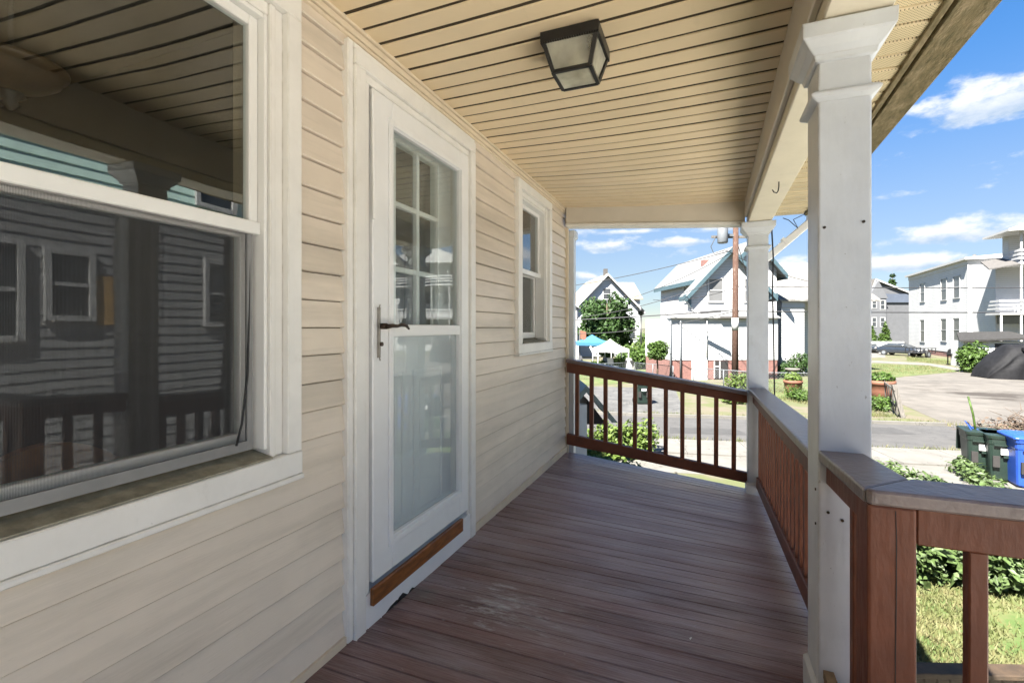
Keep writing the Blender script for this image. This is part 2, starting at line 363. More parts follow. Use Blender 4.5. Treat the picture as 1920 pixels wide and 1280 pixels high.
def glass_mat(name, f0=0.05, even=1.0, tint=(0.92, 0.95, 0.94), rough=0.0, dust_veil=0.0, dust_veil_col=(0.5, 0.5, 0.47)):
    mt = bpy.data.materials.new(name); mt.use_nodes = True; nt = mt.node_tree; nt.nodes.clear(); N = nt.nodes.new; L = nt.links.new
    out = N('ShaderNodeOutputMaterial')
    lw = N('ShaderNodeLayerWeight'); pw = N('ShaderNodeMath'); pw.operation = 'POWER'; L(lw.outputs['Facing'], pw.inputs[0]); pw.inputs[1].default_value = 5.0; lw.inputs[0].default_value = 0.5
    fr = N('ShaderNodeMapRange'); fr.inputs['To Min'].default_value = f0; fr.inputs['To Max'].default_value = 1.0; L(pw.outputs[0], fr.inputs['Value'])   # same from both sides of the pane
    tr = N('ShaderNodeBsdfTransparent'); tr.inputs[0].default_value = (*tint, 1)
    gl = N('ShaderNodeBsdfGlossy'); gl.inputs['Roughness'].default_value = rough; gl.inputs[0].default_value = (1, 1, 1, 1)
    geo = N('ShaderNodeNewGeometry'); nz = N('ShaderNodeTexNoise'); nz.inputs['Scale'].default_value = 2.2; nz.inputs['Detail'].default_value = 1; L(geo.outputs['Position'], nz.inputs[0])
    bp = N('ShaderNodeBump'); bp.inputs['Strength'].default_value = 0.035; bp.inputs['Distance'].default_value = 0.03; L(nz.outputs[0], bp.inputs['Height']); L(bp.outputs[0], gl.inputs['Normal'])
    ms = N('ShaderNodeMixShader'); L(fr.outputs[0], ms.inputs[0]); L(tr.outputs[0], ms.inputs[1]); L(gl.outputs[0], ms.inputs[2])
    last = ms.outputs[0]
    if dust_veil:
        df = N('ShaderNodeBsdfDiffuse'); df.inputs[0].default_value = (*dust_veil_col, 1)
        n2 = N('ShaderNodeTexNoise'); n2.inputs['Scale'].default_value = 5; n2.inputs['Detail'].default_value = 8; L(geo.outputs['Position'], n2.inputs[0])
        mr = N('ShaderNodeMapRange'); mr.inputs['From Min'].default_value = 0.3; mr.inputs['From Max'].default_value = 0.8; mr.inputs['To Min'].default_value = dust_veil * (1 - 0.6 * even); mr.inputs['To Max'].default_value = dust_veil * (1 + 0.6 * even); L(n2.outputs[0], mr.inputs['Value'])
        m2 = N('ShaderNodeMixShader'); L(mr.outputs[0], m2.inputs[0]); L(last, m2.inputs[1]); L(df.outputs[0], m2.inputs[2]); last = m2.outputs[0]
    L(last, out.inputs[0]); M[name] = mt
glass_mat('window_glass', 0.075, dust_veil=0.004)
glass_mat('storm_glass', 0.07, dust_veil=0.045, dust_veil_col=(0.6, 0.63, 0.64))
glass_mat('brightened_glass', 0.07, even=0.15, dust_veil=0.22, dust_veil_col=(0.80, 0.85, 0.89))  # pale diffuse layer paints extra brightness into the lower door pane
glass_mat('far_glass', 0.06)
glass_mat('lamp_glass', 0.05, tint=(0.75, 0.75, 0.66), rough=0.15, dust_veil=0.55, dust_veil_col=(0.72, 0.70, 0.58))
def screen_mat():
    mt = bpy.data.materials.new('insect_screen'); mt.use_nodes = True; nt = mt.node_tree; nt.nodes.clear(); N = nt.nodes.new; L = nt.links.new
    out = N('ShaderNodeOutputMaterial'); geo = N('ShaderNodeNewGeometry'); sp = N('ShaderNodeSeparateXYZ'); L(geo.outputs['Position'], sp.inputs[0])
    def m(op, a, b):
        n = N('ShaderNodeMath'); n.operation = op
        for i, v in enumerate((a, b)):
            if isinstance(v, (int, float)): n.inputs[i].default_value = v
            else: L(v, n.inputs[i])
        return n.outputs[0]
    fy = m('FRACT', m('MULTIPLY', m('ADD', sp.outputs[1], 9.0), 1 / 0.0024), 0); fz = m('FRACT', m('MULTIPLY', m('ADD', sp.outputs[2], 9.0), 1 / 0.0024), 0)
    th = m('MAXIMUM', m('LESS_THAN', fy, 0.13), m('LESS_THAN', fz, 0.13))
    tr = N('ShaderNodeBsdfTransparent'); df = N('ShaderNodeBsdfPrincipled'); df.inputs['Base Color'].default_value = (0.055, 0.055, 0.06, 1); df.inputs['Roughness'].default_value = 0.45
    ms = N('ShaderNodeMixShader'); L(th, ms.inputs[0]); L(tr.outputs[0], ms.inputs[1]); L(df.outputs[0], ms.inputs[2]); L(ms.outputs[0], out.inputs[0]); M['insect_screen'] = mt
screen_mat()
def perforated(name, col):
    pmat(name, col, 0.45, 0.08, 6); mt = M[name]; nt = mt.node_tree; N = nt.nodes.new; L = nt.links.new; b = nt.nodes['Principled BSDF']
    src = b.inputs['Base Color'].links[0].from_socket; geo = N('ShaderNodeNewGeometry'); sp = N('ShaderNodeSeparateXYZ'); L(geo.outputs['Position'], sp.inputs[0])
    def m(op, a, bb):
        n = N('ShaderNodeMath'); n.operation = op
        for i, v in enumerate((a, bb)):
            if isinstance(v, (int, float)): n.inputs[i].default_value = v
            else: L(v, n.inputs[i])
        return n.outputs[0]
    u = m('MULTIPLY', m('ADD', sp.outputs[0], sp.outputs[1]), 1 / 0.0115); v = m('MULTIPLY', m('SUBTRACT', sp.outputs[0], sp.outputs[1]), 1 / 0.0115)
    a = m('SUBTRACT', m('FRACT', m('ADD', u, 900), 0), 0.5); c = m('SUBTRACT', m('FRACT', m('ADD', v, 900), 0), 0.5)
    hole = m('LESS_THAN', m('ADD', m('MULTIPLY', a, a), m('MULTIPLY', c, c)), 0.045)
    mx = N('ShaderNodeMix'); mx.data_type = 'RGBA'; L(hole, mx.inputs['Factor']); L(src, mx.inputs['A']); mx.inputs['B'].default_value = (0.10, 0.08, 0.045, 1); L(mx.outputs['Result'], b.inputs['Base Color'])
perforated('soffit_vinyl', (0.60, 0.50, 0.32))

# ------------------------------------------------------------------ porch geometry (metres from the eye)
WX = -1.31                                     # face of the house wall
def xf(y): return 0.335 + (y - 1.77) * 0.0067  # inner line of the columns
def zf(x, y):                                  # the old floor falls outwards and away
    t = (x + 1.31) / 1.66
    return -1.236 - 0.010 * (y - 1.4) - t * max(0.0, 0.062 * (y - 2.0)) + 0.0015 * math.sin(9 * y) * t
def zc(x, y):                                  # ceiling
    t = (x + 1.31) / 1.66
    return 1.200 + t * (0.035 - 0.050 * (y - 2.0)) - 0.022 * math.sin(PI * min(1, max(0, t))) * (0.4 + 0.6 * math.sin(1.1 * y + 0.5) ** 2)
Y0, YE = -1.6, 4.78                            # porch from behind the eye to the far corner

# floor: a structure with a part for every board
floor = MB()
floor.hexa([(WX, Y0, -1.45), (0.60, Y0, -1.45), (0.60, YE - .03, -1.60), (WX, YE - .03, -1.60),
            (WX, Y0, -1.275), (0.60, Y0, -1.275), (0.60, YE - .03, -1.50), (WX, YE - .03, -1.33)])
porch_floor = tag(floor.build('porch_floor', 'raw_wood'), 'worn brown painted board floor of the porch', None, kind='structure')
y = Y0; i = 0
while y < YE:
    w = 0.0825 + 0.004 * math.sin(i * 2.3); y1 = min(y + w, YE)
    g = 0.0012 + 0.0010 * random.random(); dz = random.uniform(-0.0012, 0.0012); cup = random.uniform(0.0, 0.0012)
    xe = 0.62 + random.uniform(-0.004, 0.004)
    mb = MB(); xs = [WX + 0.004, -0.9, -0.45, 0.0, 0.3, xe]; secs = []
    for x in xs:
        a, b = y + g, y1 - g
        za, zb = zf(x, a) + dz, zf(x, b) + dz
        secs.append([(x, a, za - .022), (x, b, zb - .022), (x, b, zb - .003), (x, b - .0024, zb + cup), (x, a + .0024, za + cup), (x, a, za - .003)])
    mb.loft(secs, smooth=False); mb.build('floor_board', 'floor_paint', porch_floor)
    y = y1; i += 1
# nosing board at the far edge, greyed by weather
mb = MB(); mb.hexa([(WX, YE + .002, -1.42), (0.62, YE + .002, -1.58), (0.62, YE + .03, -1.58), (WX, YE + .03, -1.42), (WX, YE + .002, zf(WX, YE) - .004), (0.62, YE + .002, zf(.62, YE) - .004), (0.62, YE + .03, zf(.62, YE) - .006), (WX, YE + .03, zf(WX, YE) - .006)])
mb.build('edge_board', 'cap_brown', porch_floor)

# ------------------------------------------------------------------ the house the porch belongs to
house = thing('house', 'cream clapboard house with white storm door and sash windows along the porch', 'house', (WX, 1.8, GZ))
OPEN = [(0.03, 1.245, -0.50, 1.12), (1.525, 2.595, -1.24, 1.105), (3.335, 4.185, -0.205, 1.105)]   # Y0,Y1,Z0,Z1 of the trimmed openings
# wall core behind the boards, cut round the openings
HOLES = [(0.10, 1.15, -0.42, 1.05), (1.60, 2.55, -1.20, 1.06), (3.40, 4.12, -0.13, 1.04)]
core = MB(); XB, XC = WX - 0.16, WX - 0.022
zs = sorted({-3.1, 3.6} | {h[2] for h in HOLES} | {h[3] for h in HOLES})
for z0, z1 in zip(zs[:-1], zs[1:]):
    zm = (z0 + z1) / 2; cuts = sorted((h[0], h[1]) for h in HOLES if h[2] < zm < h[3]); a = -6.0
    for c0, c1 in cuts + [(4.74, None)]:
        core.box(XB, XC, a, c0, z0, z1)
        if c1 is None: break
        a = c1
core.box(-8.0, XB, -6.0, -5.85, GZ, 3.6); core.box(-8.0, XB, 4.60, 4.74, GZ, 3.6); core.box(-8.0, -7.85, -5.85, 4.60, GZ, 3.6)
core.build('wall', 'lap_shadow', house)
rf = MB()
rf.prism([(-8.5, 3.45), (-1.0, 3.45), (-1.0, 3.60), (-4.75, 5.6), (-8.5, 3.60)], 1, -6.4, 5.1); rf.build('roof', 'roof_shingle', house)
# dark rooms behind the windows
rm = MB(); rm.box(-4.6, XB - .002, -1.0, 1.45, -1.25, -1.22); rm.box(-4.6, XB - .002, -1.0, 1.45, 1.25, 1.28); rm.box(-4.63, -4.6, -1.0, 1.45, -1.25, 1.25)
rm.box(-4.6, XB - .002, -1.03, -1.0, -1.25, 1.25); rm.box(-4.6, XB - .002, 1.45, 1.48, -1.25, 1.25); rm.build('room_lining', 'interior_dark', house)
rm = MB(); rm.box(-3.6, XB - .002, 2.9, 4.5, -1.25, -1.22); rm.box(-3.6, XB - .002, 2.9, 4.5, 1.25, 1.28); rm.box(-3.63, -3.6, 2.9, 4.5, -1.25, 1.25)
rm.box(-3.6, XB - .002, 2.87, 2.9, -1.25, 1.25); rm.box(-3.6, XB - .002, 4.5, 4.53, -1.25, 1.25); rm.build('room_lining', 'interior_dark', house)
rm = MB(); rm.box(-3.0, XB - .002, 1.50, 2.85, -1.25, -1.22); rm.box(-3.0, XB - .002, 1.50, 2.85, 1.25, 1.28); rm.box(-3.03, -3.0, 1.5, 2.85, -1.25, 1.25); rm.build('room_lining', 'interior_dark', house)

# siding: one part for every course, on each side of the openings
EXPO = 0.1005; ZB = -1.205
def lap(t): return WX - 0.010 + 0.016 * (1 - t)          # face leans out towards its lower edge
segs = [(-3.2, 1.50), (1.50, 2.62), (2.62, 4.735)]
k = 0; z = ZB
while z < 1.185:
    z1 = min(z + EXPO - 0.0042, 1.19)
    for s0, s1 in segs:
        bz = sorted({z, z1} | {o[2] for o in OPEN if z < o[2] < z1} | {o[3] for o in OPEN if z < o[3] < z1})
        rects = []
        for a, b in zip(bz[:-1], bz[1:]):
            if b - a < 0.004: continue
            mid = (a + b) / 2; cur = s0; iv = []
            for o in sorted(OPEN):
                if o[2] < mid < o[3] and o[1] > s0 and o[0] < s1:
                    if o[0] > cur: iv.append((cur, o[0]))
                    cur = max(cur, o[1])
            if cur < s1: iv.append((cur, s1))
            ta, tb = (a - z) / EXPO, (b - z) / EXPO
            for p, q in iv:
                if q - p < 0.012: continue
                rects.append((a, b, p, q, ta, tb))
        comps = []                                              # boards that an opening cuts in two are two boards
        for r in rects:
            hit = [c for c in comps if any(r[2] < o[3] and r[3] > o[2] for o in c)]
            for c in hit: comps.remove(c)
            comps.append([r] + [o for c in hit for o in c])
        for c in comps:
            mb = MB()
            for a, b, p, q, ta, tb in c:
                n = max(1, int((q - p) / 0.4)); ys = [p + (q - p) * i / n for i in range(n + 1)]
                wob = [0.0011 * math.sin(3.1 * yy + 7 * z) for yy in ys]
                secs = []
                for yy, wv in zip(ys, wob):
                    lip = 0.004 if a == z else 0.0
                    secs.append([(WX - .021, yy, a), (lap(ta) + wv - lip, yy, a), (lap(ta) + wv, yy, a + lip), (lap(tb) + wv, yy, b), (WX - .021, yy, b)])
                mb.loft(secs, smooth=False)
            mb.build('siding_board', 'siding', house)
    z += EXPO; k += 1
mb = MB(); mb.box(WX - .022, WX + .016, -3.2, 1.498, -1.236, -1.204); mb.box(WX - .022, WX + .016, 2.622, 4.735, -1.26, -1.2045); mb.build('starter_strip', 'siding_trim', house)
mb = MB(); mb.box(WX - .02, WX + .030, -3.2, 4.735, 1.1905, 1.206); mb.box(WX - .02, WX + .020, -3.2, 4.735, 1.165, 1.1885); mb.box(WX - .02, WX + .012, -3.2, 4.735, 1.150, 1.163)
bevel(mb.build('ceiling_channel', 'siding_trim', house), .003)
mb = MB(); mb.box(WX - .05, WX + .028, 4.74, 4.775, -1.30, 1.03); mb.box(WX - .05, WX + .010, 4.7755, 4.85, -3.1, 1.2); bevel(mb.build('corner_board', 'siding_trim', house), .004)

def sash_window(y0, y1, zb, zt, zm, deep, label=None, screen=False, apron=0.09, head=0.07, wide=0.075):
    """window part with its casing, two sashes, panes and sill"""
    o = MB(); xo = WX + 0.030
    # outer casing boards, inner stop, reveal
    o.box(WX - .02, xo, y1 - wide, y1, zb + apron, zt); o.box(WX - .02, xo, y0, y0 + wide, zb + apron, zt)
    o.box(WX - .02, xo, y0, y1, zt + .0005, zt + head); o.box(WX - .02, xo + .002, y0 - .002, y1 + .002, zb + .018, zb + apron - .0005)
    o.box(WX - .02, xo + .008, y0 - .004, y1 + .004, zb, zb + .0175)
    for s, e in ((y1 - wide, -1), (y0 + wide, 1)):
        o.box(WX - .05, WX + .006, s, s + e * .034, zb + apron, zt); o.box(WX - .07, WX + .014, s + e * .0345, s + e * .056, zb + apron, zt)
    o.box(WX - .05, WX + .006, y0 + wide + .057, y1 - wide - .057, zt - .040, zt)
    w = o.build('window', 'white_trim', house); bevel(w, .003)
    if label: w['label'] = label
    a, b = y0 + wide + .057, y1 - wide - .057
    # jamb channel
    j = MB(); xj = WX - deep
    j.box(xj - .03, WX + .004, b - .014, b - .0005, zb + apron + .03, zt - .041); j.box(xj - .03, WX + .004, a + .0005, a + .014, zb + apron + .03, zt - .041); j.box(xj - .03, WX + .002, a + .0145, b - .0145, zt - .056, zt - .0415)
    bevel(j.build('jamb', 'white_vinyl', w), .002)
    sl = MB(); sl.hexa([(WX - .12, a, zb + apron + .001), (xo - .004, a, zb + apron + .001), (xo - .004, b, zb + apron + .001), (WX - .12, b, zb + apron + .001),
                        (WX - .12, a, zb + apron + .032), (xo - .004, a, zb + apron + .006), (xo - .004, b, zb + apron + .006), (WX - .12, b, zb + apron + .032)])
    sl.build('sill', 'sill_stone', w)
    a += .016; b -= .016; z0 = zb + apron + .034; z1 = zt - .058; st = .032
    up = MB(); xs = xj + .010                                   # upper sash sits outside
    up.box(xs - .03, xs, a, a + st, zm, z1); up.box(xs - .03, xs, b - st, b, zm, z1); up.box(xs - .03, xs, a + st + .0005, b - st - .0005, z1 - st, z1); up.box(xs - .03, xs + .012, a + .0005, b - .0005, zm - .022, zm + .018)
    u = up.build('sash', 'white_vinyl', w); bevel(u, .003)
    g = MB(); g.box(xs - .019, xs - .015, a + st, b - st, zm + .012, z1 - st); g.build('pane', 'window_glass', w)
    lo = MB(); xl = xj - .030
    lo.box(xl - .03, xl, a, a + st, z0, zm + .01); lo.box(xl - .03, xl, b - st, b, z0, zm + .01); lo.box(xl - .03, xl, a + st + .0005, b - st - .0005, z0, z0 + .05); lo.box(xl - .03, xl, a + st + .0005, b - st - .0005, zm - .03, zm + .01)
    l = lo.build('sash', 'white_vinyl', w); bevel(l, .003)
    g = MB(); g.box(xl - .019, xl - .015, a + st, b - st, z0 + .05, zm - .02); g.build('pane', 'window_glass', w)
    if screen:
        f = MB(); xq = xs - .004
        f.box(xq - .010, xq, a + .0005, a + .018, z0, zm - .0225); f.box(xq - .010, xq, b - .036, b - .018, z0, zm - .0225); f.box(xq - .010, xq, a + .0185, b - .0365, z0, z0 + .03)
        f.build('screen_frame', 'grey_sash', w)
        m_ = MB(); m_.box(xq - .006, xq - .0055, a + .018, b - .036, z0 + .03, zm - .0225); m_.build('insect_screen', 'insect_screen', w)
    return w
win1 = sash_window(0.02, 1.262, -0.515, 1.045, 0.318, 0.030, 'white framed sash window with an insect screen over its lower half', True, apron=0.095, head=0.085, wide=0.060)
win2 = sash_window(3.335, 4.19, -0.215, 1.055, 0.455, 0.055, 'narrow white sash window beyond the storm door', False, apron=0.09, head=0.07, wide=0.075)
mb = MB(); mb.tube([(WX - .028, 1.105, .30), (WX - .026, 1.100, .05), (WX - .022, 1.092, -.15), (WX - .020, 1.070, -.30), (WX - .012, 1.045, -.36)], .0035, 6); mb.build('cord', 'cable_black', win1)

# door: casing, storm door with two lites, panelled inner door
door = MB(); xo = WX + .034
for y0, y1 in ((1.532, 1.596), (2.546, 2.606)): door.box(WX - .05, xo, y0, y1, zf(WX, 2) - .004, 1.045)
door.box(WX - .05, xo, 1.532, 2.606, 1.0455, 1.108)
for y0, y1 in ((1.5965, 1.634), (2.528, 2.5455)): door.box(WX - .16, WX + .018, y0, y1, -1.19, 1.012)
door.box(WX - .16, WX + .018, 1.5965, 2.5455, 1.0125, 1.045)
door.box(WX - .02, WX + .022, 1.500, 1.5315, -1.235, 1.135); door.box(WX - .02, WX + .022, 2.6065, 2.618, -1.235, 1.135); door.box(WX - .02, WX + .022, 1.532, 2.606, 1.1085, 1.135)
dr = door.build('door_casing', 'white_trim', house); bevel(dr, .004)
th = MB(); th.box(WX - .16, WX + .026, 1.60, 2.545, -1.245, -1.10); th.build('threshold', 'door_white', house); 
kb = MB(); kb.box(WX + .0265, WX + .046, 1.625, 2.42, -1.150, -1.078); bevel(kb.build('kick_board', 'kick_wood', house), .003)
pk = MB()
for a, b, c in ((1.72, .15, .020), (1.80, .10, .028), (1.90, .06, .014)): pk.prism([(a, -1.243), (a + b * .3, -1.243 + c * .8), (a + b * .6, -1.243 + c), (a + b, -1.243)], 0, WX + .0262, WX + .0275)
pk.build('peeled_paint', 'cable_black', house)

sd = MB(); X1 = WX + .024; X0 = WX - .012
SY0, SY1, SZ0, SZ1 = 1.648, 2.524, -1.068, 1.004
GY0, GY1, GZ0, GZ1 = 1.785, 2.420, -0.925, 0.888
sd.box(X0, X1, SY0, GY0, SZ0, SZ1); sd.box(X0, X1, GY1, SY1, SZ0, SZ1); sd.box(X0, X1, GY0 + .0005, GY1 - .0005, SZ0, GZ0); sd.box(X0, X1, GY0 + .0005, GY1 - .0005, GZ1, SZ1)
storm = sd.build('storm_door', 'door_white', house); bevel(storm, .004)
mr_ = MB(); mr_.box(X0 + .004, X1 + .004, GY0, GY1, -0.040, 0.014); bevel(mr_.build('middle_rail', 'door_white', storm), .006, 2)
bd = MB()                                               # raised glazing bead round the lites
e = .034
bd.box(X1, X1 + .010, GY0 - e, GY0 - .004, GZ0 - e, GZ1 + e); bd.box(X1, X1 + .010, GY1 + .004, GY1 + e, GZ0 - e, GZ1 + e)
bd.box(X1, X1 + .010, GY0 - .0035, GY1 + .0035, GZ0 - e, GZ0 - .004); bd.box(X1, X1 + .010, GY0 - .0035, GY1 + .0035, GZ1 + .004, GZ1 + e)
bevel(bd.build('glazing_bead', 'door_white', storm), .004, 2)
g = MB(); g.box(X0 + .012, X0 + .016, GY0, GY1, 0.014, GZ1); g.build('pane', 'storm_glass', storm)
g = MB(); g.box(X0 + .008, X0 + .012, GY0, GY1, GZ0, -0.040); g.build('pane', 'brightened_glass', storm)
h = MB()
hx = X1 + .006; hy = 1.686
h.box(X1, X1 + .004, hy - .011, hy + .011, -.128, .086)
h.tube([(hx + .004, hy - .004, .096), (hx + .010, hy - .014, .090), (hx + .008, hy - .015, .07), (hx + .008, hy - .015, -.11), (hx + .010, hy - .013, -.130), (hx + .004, hy - .002, -.140)], .0032, 6)
bevel(h.build('handle_plate', 'pewter', storm), .002)
h = MB(); h.tube([(hx, hy, .006), (hx + .035, hy, .006)], .013, 10); h.tube([(hx + .036, hy - .006, .004), (hx + .044, hy + .03, .008), (hx + .046, hy + .06, .006), (hx + .046, hy + .09, .012), (hx + .044, hy + .13, .010), (hx + .042, hy + .155, -.006)], [.011, .009, .007, .008, .008, .005], 8); h.build('handle', 'bronze', storm)
h = MB(); h.tube([(hx, hy, -.070), (hx + .014, hy, -.070)], .009, 10); h.build('lock', 'bronze', storm)
cl = MB(); cl.bar((X1 + .004, 1.640, .98), (X1 + .014, 1.636, .45), .010, .012); cl.build('weather_strip', 'door_white', storm)

idr = MB(); IX = WX - .098; IY0, IY1 = 1.64, 2.53
LY = [(1.775, 1.945), (1.972, 2.155), (2.182, 2.365)]; LZ = [(0.665, 1.0), (0.305, 0.640), (-0.055, 0.280)]
LZ = [(0.62, 0.915), (0.30, 0.595), (-0.02, 0.275)]
idr.box(IX - .04, IX, IY0, LY[0][0], -1.10, 1.03); idr.box(IX - .04, IX, LY[2][1], IY1, -1.10, 1.03)
idr.box(IX - .04, IX, LY[0][0] + .0005, LY[2][1] - .0005, LZ[0][1], 1.03); idr.box(IX - .04, IX, LY[0][0] + .0005, LY[2][1] - .0005, -1.10, LZ[2][0])
inner = idr.build('inner_door', 'inner_white', house)
mu = MB()
for a, b in ((LY[0][1], LY[1][0]), (LY[1][1], LY[2][0])): mu.box(IX - .02, IX + .008, a, b, LZ[2][0], LZ[0][1])
for a, b in ((LZ[1][1], LZ[0][0]), (LZ[2][1], LZ[1][0])):
    for c in LY: mu.box(IX - .02, IX + .0075, c[0] + .0003, c[1] - .0003, a, b)
mo = .03
mu.box(IX, IX + .012, LY[0][0] - mo, LY[0][0] - .001, LZ[2][0] - mo, LZ[0][1] + mo); mu.box(IX, IX + .012, LY[2][1] + .001, LY[2][1] + mo, LZ[2][0] - mo, LZ[0][1] + mo)
mu.box(IX, IX + .012, LY[0][0] - .0005, LY[2][1] + .0005, LZ[0][1] + .001, LZ[0][1] + mo); mu.box(IX, IX + .012, LY[0][0] - .0005, LY[2][1] + .0005, LZ[2][0] - mo, LZ[2][0] - .001)
bevel(mu.build('muntin', 'inner_white', inner), .003)
for c in LY:
    for d in LZ: g = MB(); g.box(IX - .014, IX - .010, c[0], c[1], d[0], d[1]); g.build('pane', 'window_glass', inner)
for a, b in ((1.74, 2.045), (2.125, 2.43)):
    p = MB()
    for (q0, q1, r0, r1) in ((a, a + .022, -.98, -.22), (b - .022, b, -.98, -.22), (a + .0225, b - .0225, -.242, -.22), (a + .0225, b - .0225, -.98, -.958)): p.box(IX - .001, IX + .010, q0, q1, r0, r1)
    p.box(IX - .001, IX + .006, a + .06, b - .06, -.92, -.28)
    bevel(p.build('panel', 'inner_white', inner), .005)

# things inside the dark room
lamp = thing('indoor_ceiling_lamp', 'bronze bowl ceiling lamp seen inside the dark room behind the screened window', 'lamp', (-1.95, 0.786, 1.25))
mb = MB(); mb.lathe([(.005, -.02), (.07, -.02), (.07, -.0), ], (-1.95, .786, 1.249), 20); mb.tube([(-1.95, .786, 1.23), (-1.95, .786, .85)], .008, 8); mb.build('stem', 'cable_black', lamp)
mb = MB(); mb.lathe([(.125, .07), (.134, .066), (.134, .052), (.122, .047), (.115, .026), (.08, .0), (.04, -.014), (.01, -.018)], (-1.95, .786, 0.735), 28); mb.build('bowl', 'bronze_lamp', lamp)
mb = MB(); mb.lathe([(.03, .0), (.035, -.01), (.015, -.025), (.022, -.035), (.004, -.055)], (-1.95, .786, 0.712), 12); mb.build('finial', 'cable_black', lamp)
ch = thing('wooden_chair', 'orange brown wooden chair standing in the dark room behind the screened window', 'chair', (-1.95, 0.80, -1.22))
mb = MB(); secs = []
for q in range(9):
    t = q / 8; a = -.20 + .40 * t; top = -.34 - .10 * (2 * t - 1) ** 2; secs.append([(-1.80 - .02, .80 + a, -.86), (-1.80 + .02, .80 + a, -.86), (-1.80 + .02, .80 + a, top), (-1.80 - .02, .80 + a, top)])
mb.loft(secs, smooth=False); mb.build('backrest', 'interior_wood', ch)
mb = MB(); mb.box(-2.22, -1.78, .58, 1.02, -.80, -.76); mb.build('seat', 'interior_wood', ch)
for a, b in ((-2.19, .61), (-2.19, .99), (-1.81, .61), (-1.81, .99)): mb = MB(); mb.bar((a, b, -1.22), (a, b, -.80), .04, .04, (1, 0, 0)); mb.build('leg', 'interior_wood', ch)

# ------------------------------------------------------------------ porch roof
proof = thing('porch_roof', 'cream panelled porch ceiling with beams, perforated eave and shingled roof', 'roof', (-0.4, 1.8, 0.9))
y = Y0; i = 0; PW = 0.1077
y = 1.472 - PW * 28
while y < 4.66:
    y1 = min(y + PW, 4.66)
    mb = MB(); secs = []; dzp = random.uniform(-0.0015, 0.0015)
    for q in range(9):
        x = WX + 0.012 + (0.336 - WX - 0.012) * q / 8
        a, b = y + .0095, y1 - .0095; za, zb = zc(x, a) + dzp, zc(x, b) + dzp
        secs.append([(x, a, za + .006), (x, a + .0005, za + .003), (x, a + .004, za), (x, b - .004, zb), (x, b - .0005, zb + .003), (x, b, zb + .006)])
    mb.loft(secs, smooth=False)
    mb.build('ceiling_panel', 'ceiling_vinyl', proof)
    y += PW; i += 1
mb = MB(); secs = []
for q in range(15):
    yy = -2.4 + 7.1 * q / 14; row = [WX + 0.005 + (.335 - WX) * k / 8 for k in range(9)]
    secs.append([(x, yy, zc(x, yy) + .0068) for x in row] + [(x, yy, zc(x, yy) + .034) for x in reversed(row)])
mb.loft(secs, smooth=False)
mb.build('ceiling_backing', 'groove_shade_dirt', proof)  # dark strip behind the gaps paints the grooves' shade and dirt
def bb(y): return 0.945 - 0.0145 * (y - 1.9)            # beam underside
mb = MB()
mb.hexa([(.322, -2.4, bb(-2.4)), (.50, -2.4, bb(-2.4)), (.535, 4.76, bb(4.76)), (.352, 4.76, bb(4.76)), (.322, -2.4, 1.50), (.50, -2.4, 1.50), (.535, 4.76, 1.22), (.352, 4.76, 1.22)])
bevel(mb.build('front_beam', 'beam_paint', proof), .005)
mb = MB()                                              # wrapped trim on the inner face
mb.hexa([(.296, -2.4, bb(-2.4) + .06), (.3215, -2.4, bb(-2.4) + .06), (.3515, 4.64, bb(4.64) + .055), (.328, 4.64, bb(4.64) + .055), (.296, -2.4, 1.50), (.3215, -2.4, 1.50), (.3515, 4.64, 1.20), (.328, 4.64, 1.20)])
bevel(mb.build('beam_trim', 'beam_wrap', proof), .004)
mb = MB()
mb.hexa([(WX + .03, 4.645, 1.035), (.333, 4.645, .925), (.333, 4.755, .925), (WX + .03, 4.755, 1.035), (WX + .03, 4.645, 1.25), (.333, 4.645, 1.17), (.333, 4.755, 1.17), (WX + .03, 4.755, 1.25)])
bevel(mb.build('end_beam', 'beam_wrap', proof), .005)
mb = MB()
mb.hexa([(WX + .03, 4.628, 1.004), (.333, 4.628, .895), (.333, 4.77, .895), (WX + .03, 4.77, 1.004), (WX + .03, 4.628, 1.0345), (.333, 4.628, .9245), (.333, 4.77, .9245), (WX + .03, 4.77, 1.0345)])
bevel(mb.build('beam_cap', 'white_trim', proof), .004)
def se(y): return 1.065 - 0.037 * (y - 2.0)                # eave height
def xs_(y): return 0.74 + 0.025 * (y - 2.0)
def xe_(y): return 0.905 + 0.008 * (y - 2.0)
y = -2.4
while y < 4.72:
    y1 = min(y + .102, 4.72); mb = MB(); dz = random.uniform(-.002, .002)
    prof = [(0, .008), (.004, 0), (.086, 0), (.090, .012), (.102, .012)]
    secs = [[(x, y + a, se(y) + b + dz) for a, b in prof] + [(x, y + a, se(y) + .018 + b + dz) for a, b in reversed(prof)] for x in (.501 + .0365 * max(0, (y + 2.4) / 7.16), xs_(y))]
    mb.loft(secs, smooth=False); mb.build('soffit_panel', 'soffit_vinyl', proof); y += .102
def run(mb, a0, a1, z0, z1, b0=None, b1=None):
    """long strip along the eave from behind the eye to the far corner: x range from functions, heights over the eave line"""
    ya, yb = -2.4, 4.74
    return mb.hexa([(a0(ya), ya, se(ya) + z0), (a1(ya), ya, se(ya) + (b0 if b0 is not None else z0)), (a1(yb), yb, se(yb) + (b0 if b0 is not None else z0)), (a0(yb), yb, se(yb) + z0),
                    (a0(ya), ya, se(ya) + z1), (a1(ya), ya, se(ya) + (b1 if b1 is not None else z1)), (a1(yb), yb, se(yb) + (b1 if b1 is not None else z1)), (a0(yb), yb, se(yb) + z1)])
bevel(run(MB(), lambda y: xs_(y) - .012, lambda y: xs_(y) + .012, -.010, .12).build('soffit_channel', 'moss_wood', proof), .003)
